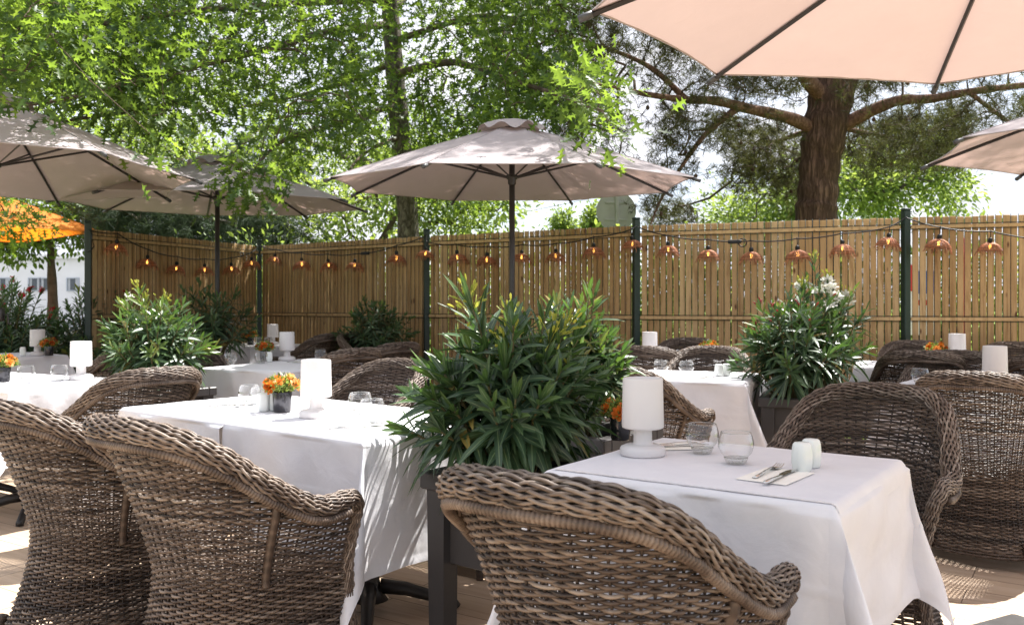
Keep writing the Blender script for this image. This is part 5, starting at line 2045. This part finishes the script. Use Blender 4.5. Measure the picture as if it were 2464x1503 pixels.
# ------------------------------------------------------------------ road sign, overhead wire, building, passing things behind the fence
c = at(1482, 508, 13.4)
root = thing('road_sign', 'back of a round grey road sign on a post above the fence', 'road sign', (c[0], c[1], 0))
mb = MB()
a = np.linspace(0, 2 * PI, 49)[:-1]
R_ = .292
prof = [(R_, -.012), (R_ + .006, -.006), (R_ + .006, .008), (R_ - .006, .012)]
V = np.array([[[rr * math.cos(t), y, c[2] + rr * math.sin(t)] for t in a] for rr, y in prof])
mb.grid(np.concatenate([V, V[:, :1]], 1))
n0 = len(a)
for y in (.0, .006):
    mb.add(np.vstack([[[R_ * math.cos(t), y, c[2] + R_ * math.sin(t)] for t in a], [[0, y, c[2]]]]), T=[[i, (i + 1) % n0, n0] for i in range(n0)])
mb.obj('disc', M['sign'], root, smooth=False)
mb = MB()
mb.bbox((.012, -.03, (c[2] + .28) / 2), (.05, .045, c[2] + .28), .004)
mb.obj('post', M['sign'], root, smooth=False)
mb = MB()
for z in (.13, -.13):
    mb.bbox((0, -.012, c[2] + z), (.34, .018, .03), .003)
mb.obj('rail', M['sign'], root, smooth=False)


def lettering(txt, loc, size, rot, name, mat_, parent):
    cu = bpy.data.curves.new(name, 'FONT')
    cu.body = txt
    cu.size = size
    cu.align_x = 'CENTER'
    cu.extrude = .0008
    o = bpy.data.objects.new(name, cu)
    COL.objects.link(o)
    o.parent = parent
    o.location = loc
    o.rotation_euler = rot
    bpy.context.view_layer.update()
    me = bpy.data.meshes.new_from_object(o.evaluated_get(bpy.context.evaluated_depsgraph_get()))
    bpy.data.objects.remove(o)
    o = bpy.data.objects.new(name, me)
    COL.objects.link(o)
    o.parent = parent
    o.location = loc
    o.rotation_euler = rot
    me.materials.clear()
    me.materials.append(mat_)
    return o


lettering('C E', (.185, -.016, c[2] + .02), .085, (PI / 2, PI / 2, 0), 'mark', M['sign_dark'], root)

mb = MB()
a_, b_ = at(1100, 545, 30), at(1850, 388, 30)
t = np.linspace(-1.15, 2.38, 60)[:, None]
P = a_ + (b_ - a_) * t
P[:, 2] += .12 * ((t[:, 0] - .5) ** 2)
mb.tube(P, .010, 5)
mb.obj('overhead_wire', M['grey_plastic'], label='thin overhead wire crossing the pale sky behind the road sign', cat='wire')
for k, t_ in enumerate((-1.15, 2.38)):
    p = a_ + (b_ - a_) * t_
    mb = MB()
    mb.tube([(p[0], p[1], 0), (p[0], p[1], p[2] + .1 + .12 * (t_ - .5) ** 2)], [.12, .08], 8)
    mb.obj('utility_pole', M['twig'], label=['utility pole far off behind the left trees', 'utility pole far off behind the right parasols'][k], cat='utility pole')

BY = 48.0
bx0, bx1 = at(-230, 600, BY)[0], at(660, 600, BY)[0]
zt = at(0, 622, BY)[2]
root = thing('white_building', 'long white flat roofed building under the trees at the left', 'building', ((bx0 + bx1) / 2, BY, 0))
W_ = bx1 - bx0
mb = MB()
mb.box((0, 2.5, zt / 2), (W_, 5, zt))
mb.obj('wall', M['white_wall'], root, smooth=False)
mb = MB()
mb.box((0, 2.4, zt + .10), (W_ + .3, 5.4, .2))
mb.obj('roof', M['white_wall'], root, smooth=False)
for px in (-140, -60, 8, 84, 112, 176, 250, 330, 420, 510, 600):
    for py in (684, 800):
        p = at(px, py, BY)
        x = p[0] - (bx0 + bx1) / 2
        wf = MB()
        for (dx, dz, sx, sz) in ((-.31, 0, .05, .72), (.31, 0, .05, .72), (0, .335, .57, .05), (0, -.335, .57, .05)):
            wf.box((x + dx, -.03, p[2] + dz), (sx, .10, sz))
        f = wf.obj('window', M['window_frame'], root, smooth=False)
        g = MB()
        g.box((x, -.005, p[2]), (.57, .03, .62))
        g.obj('pane', M['window'], f, smooth=False)
        g = MB()
        g.box((x + .20, -.025, p[2]), (.14, .008, .62))
        g.box((x - .21, -.025, p[2]), (.12, .008, .62))
        g.obj('curtain', M['curtain'], f, smooth=False)

# striped barrier and red masts standing in the street, glimpsed through the slats at the right
for k, (px, Y, z0, z1, mn, lab) in enumerate([(3080 * .7515, 10.5, .9, 1.95, 'red_paint', 'thin red mast glimpsed through the rightmost fence gaps'), (3230 * .7515, 10.8, 0, 1.95, 'red_paint', 'second thin red mast at the right picture edge behind the slats')]):
    p = at(px, 700, Y)
    mb = MB()
    mb.tube([(p[0], p[1], 0), (p[0], p[1], 1.98)], .05, 10)
    mb.obj('red_mast', M[mn], label=lab, cat='mast')
p = at(2215, 660, 10.2)
root = thing('street_banner', 'small red white and blue board glimpsed through the slats right of the green post', 'board', (p[0], p[1], 0))
mb = MB()
mb.bbox((0, 0, 1.30), (.34, .03, .9), .004)
mb.obj('board', M['white_wall'], root, smooth=False)
mb = MB()
mb.bbox((.04, -.022, 1.45), (.22, .012, .26), .003)
mb.obj('blue_field', M['blue_paint'], root, smooth=False)
mb = MB()
mb.bbox((-.12, -.022, 1.50), (.05, .012, .30), .003)
mb.bbox((.0, -.022, 1.22), (.16, .012, .06), .003)
mb.obj('red_field', M['red_paint'], root, smooth=False)
mb = MB()
mb.tube([(0, .03, 0), (0, .03, 1.0)], .03, 8)
mb.obj('post', M['grey_plastic'], root)
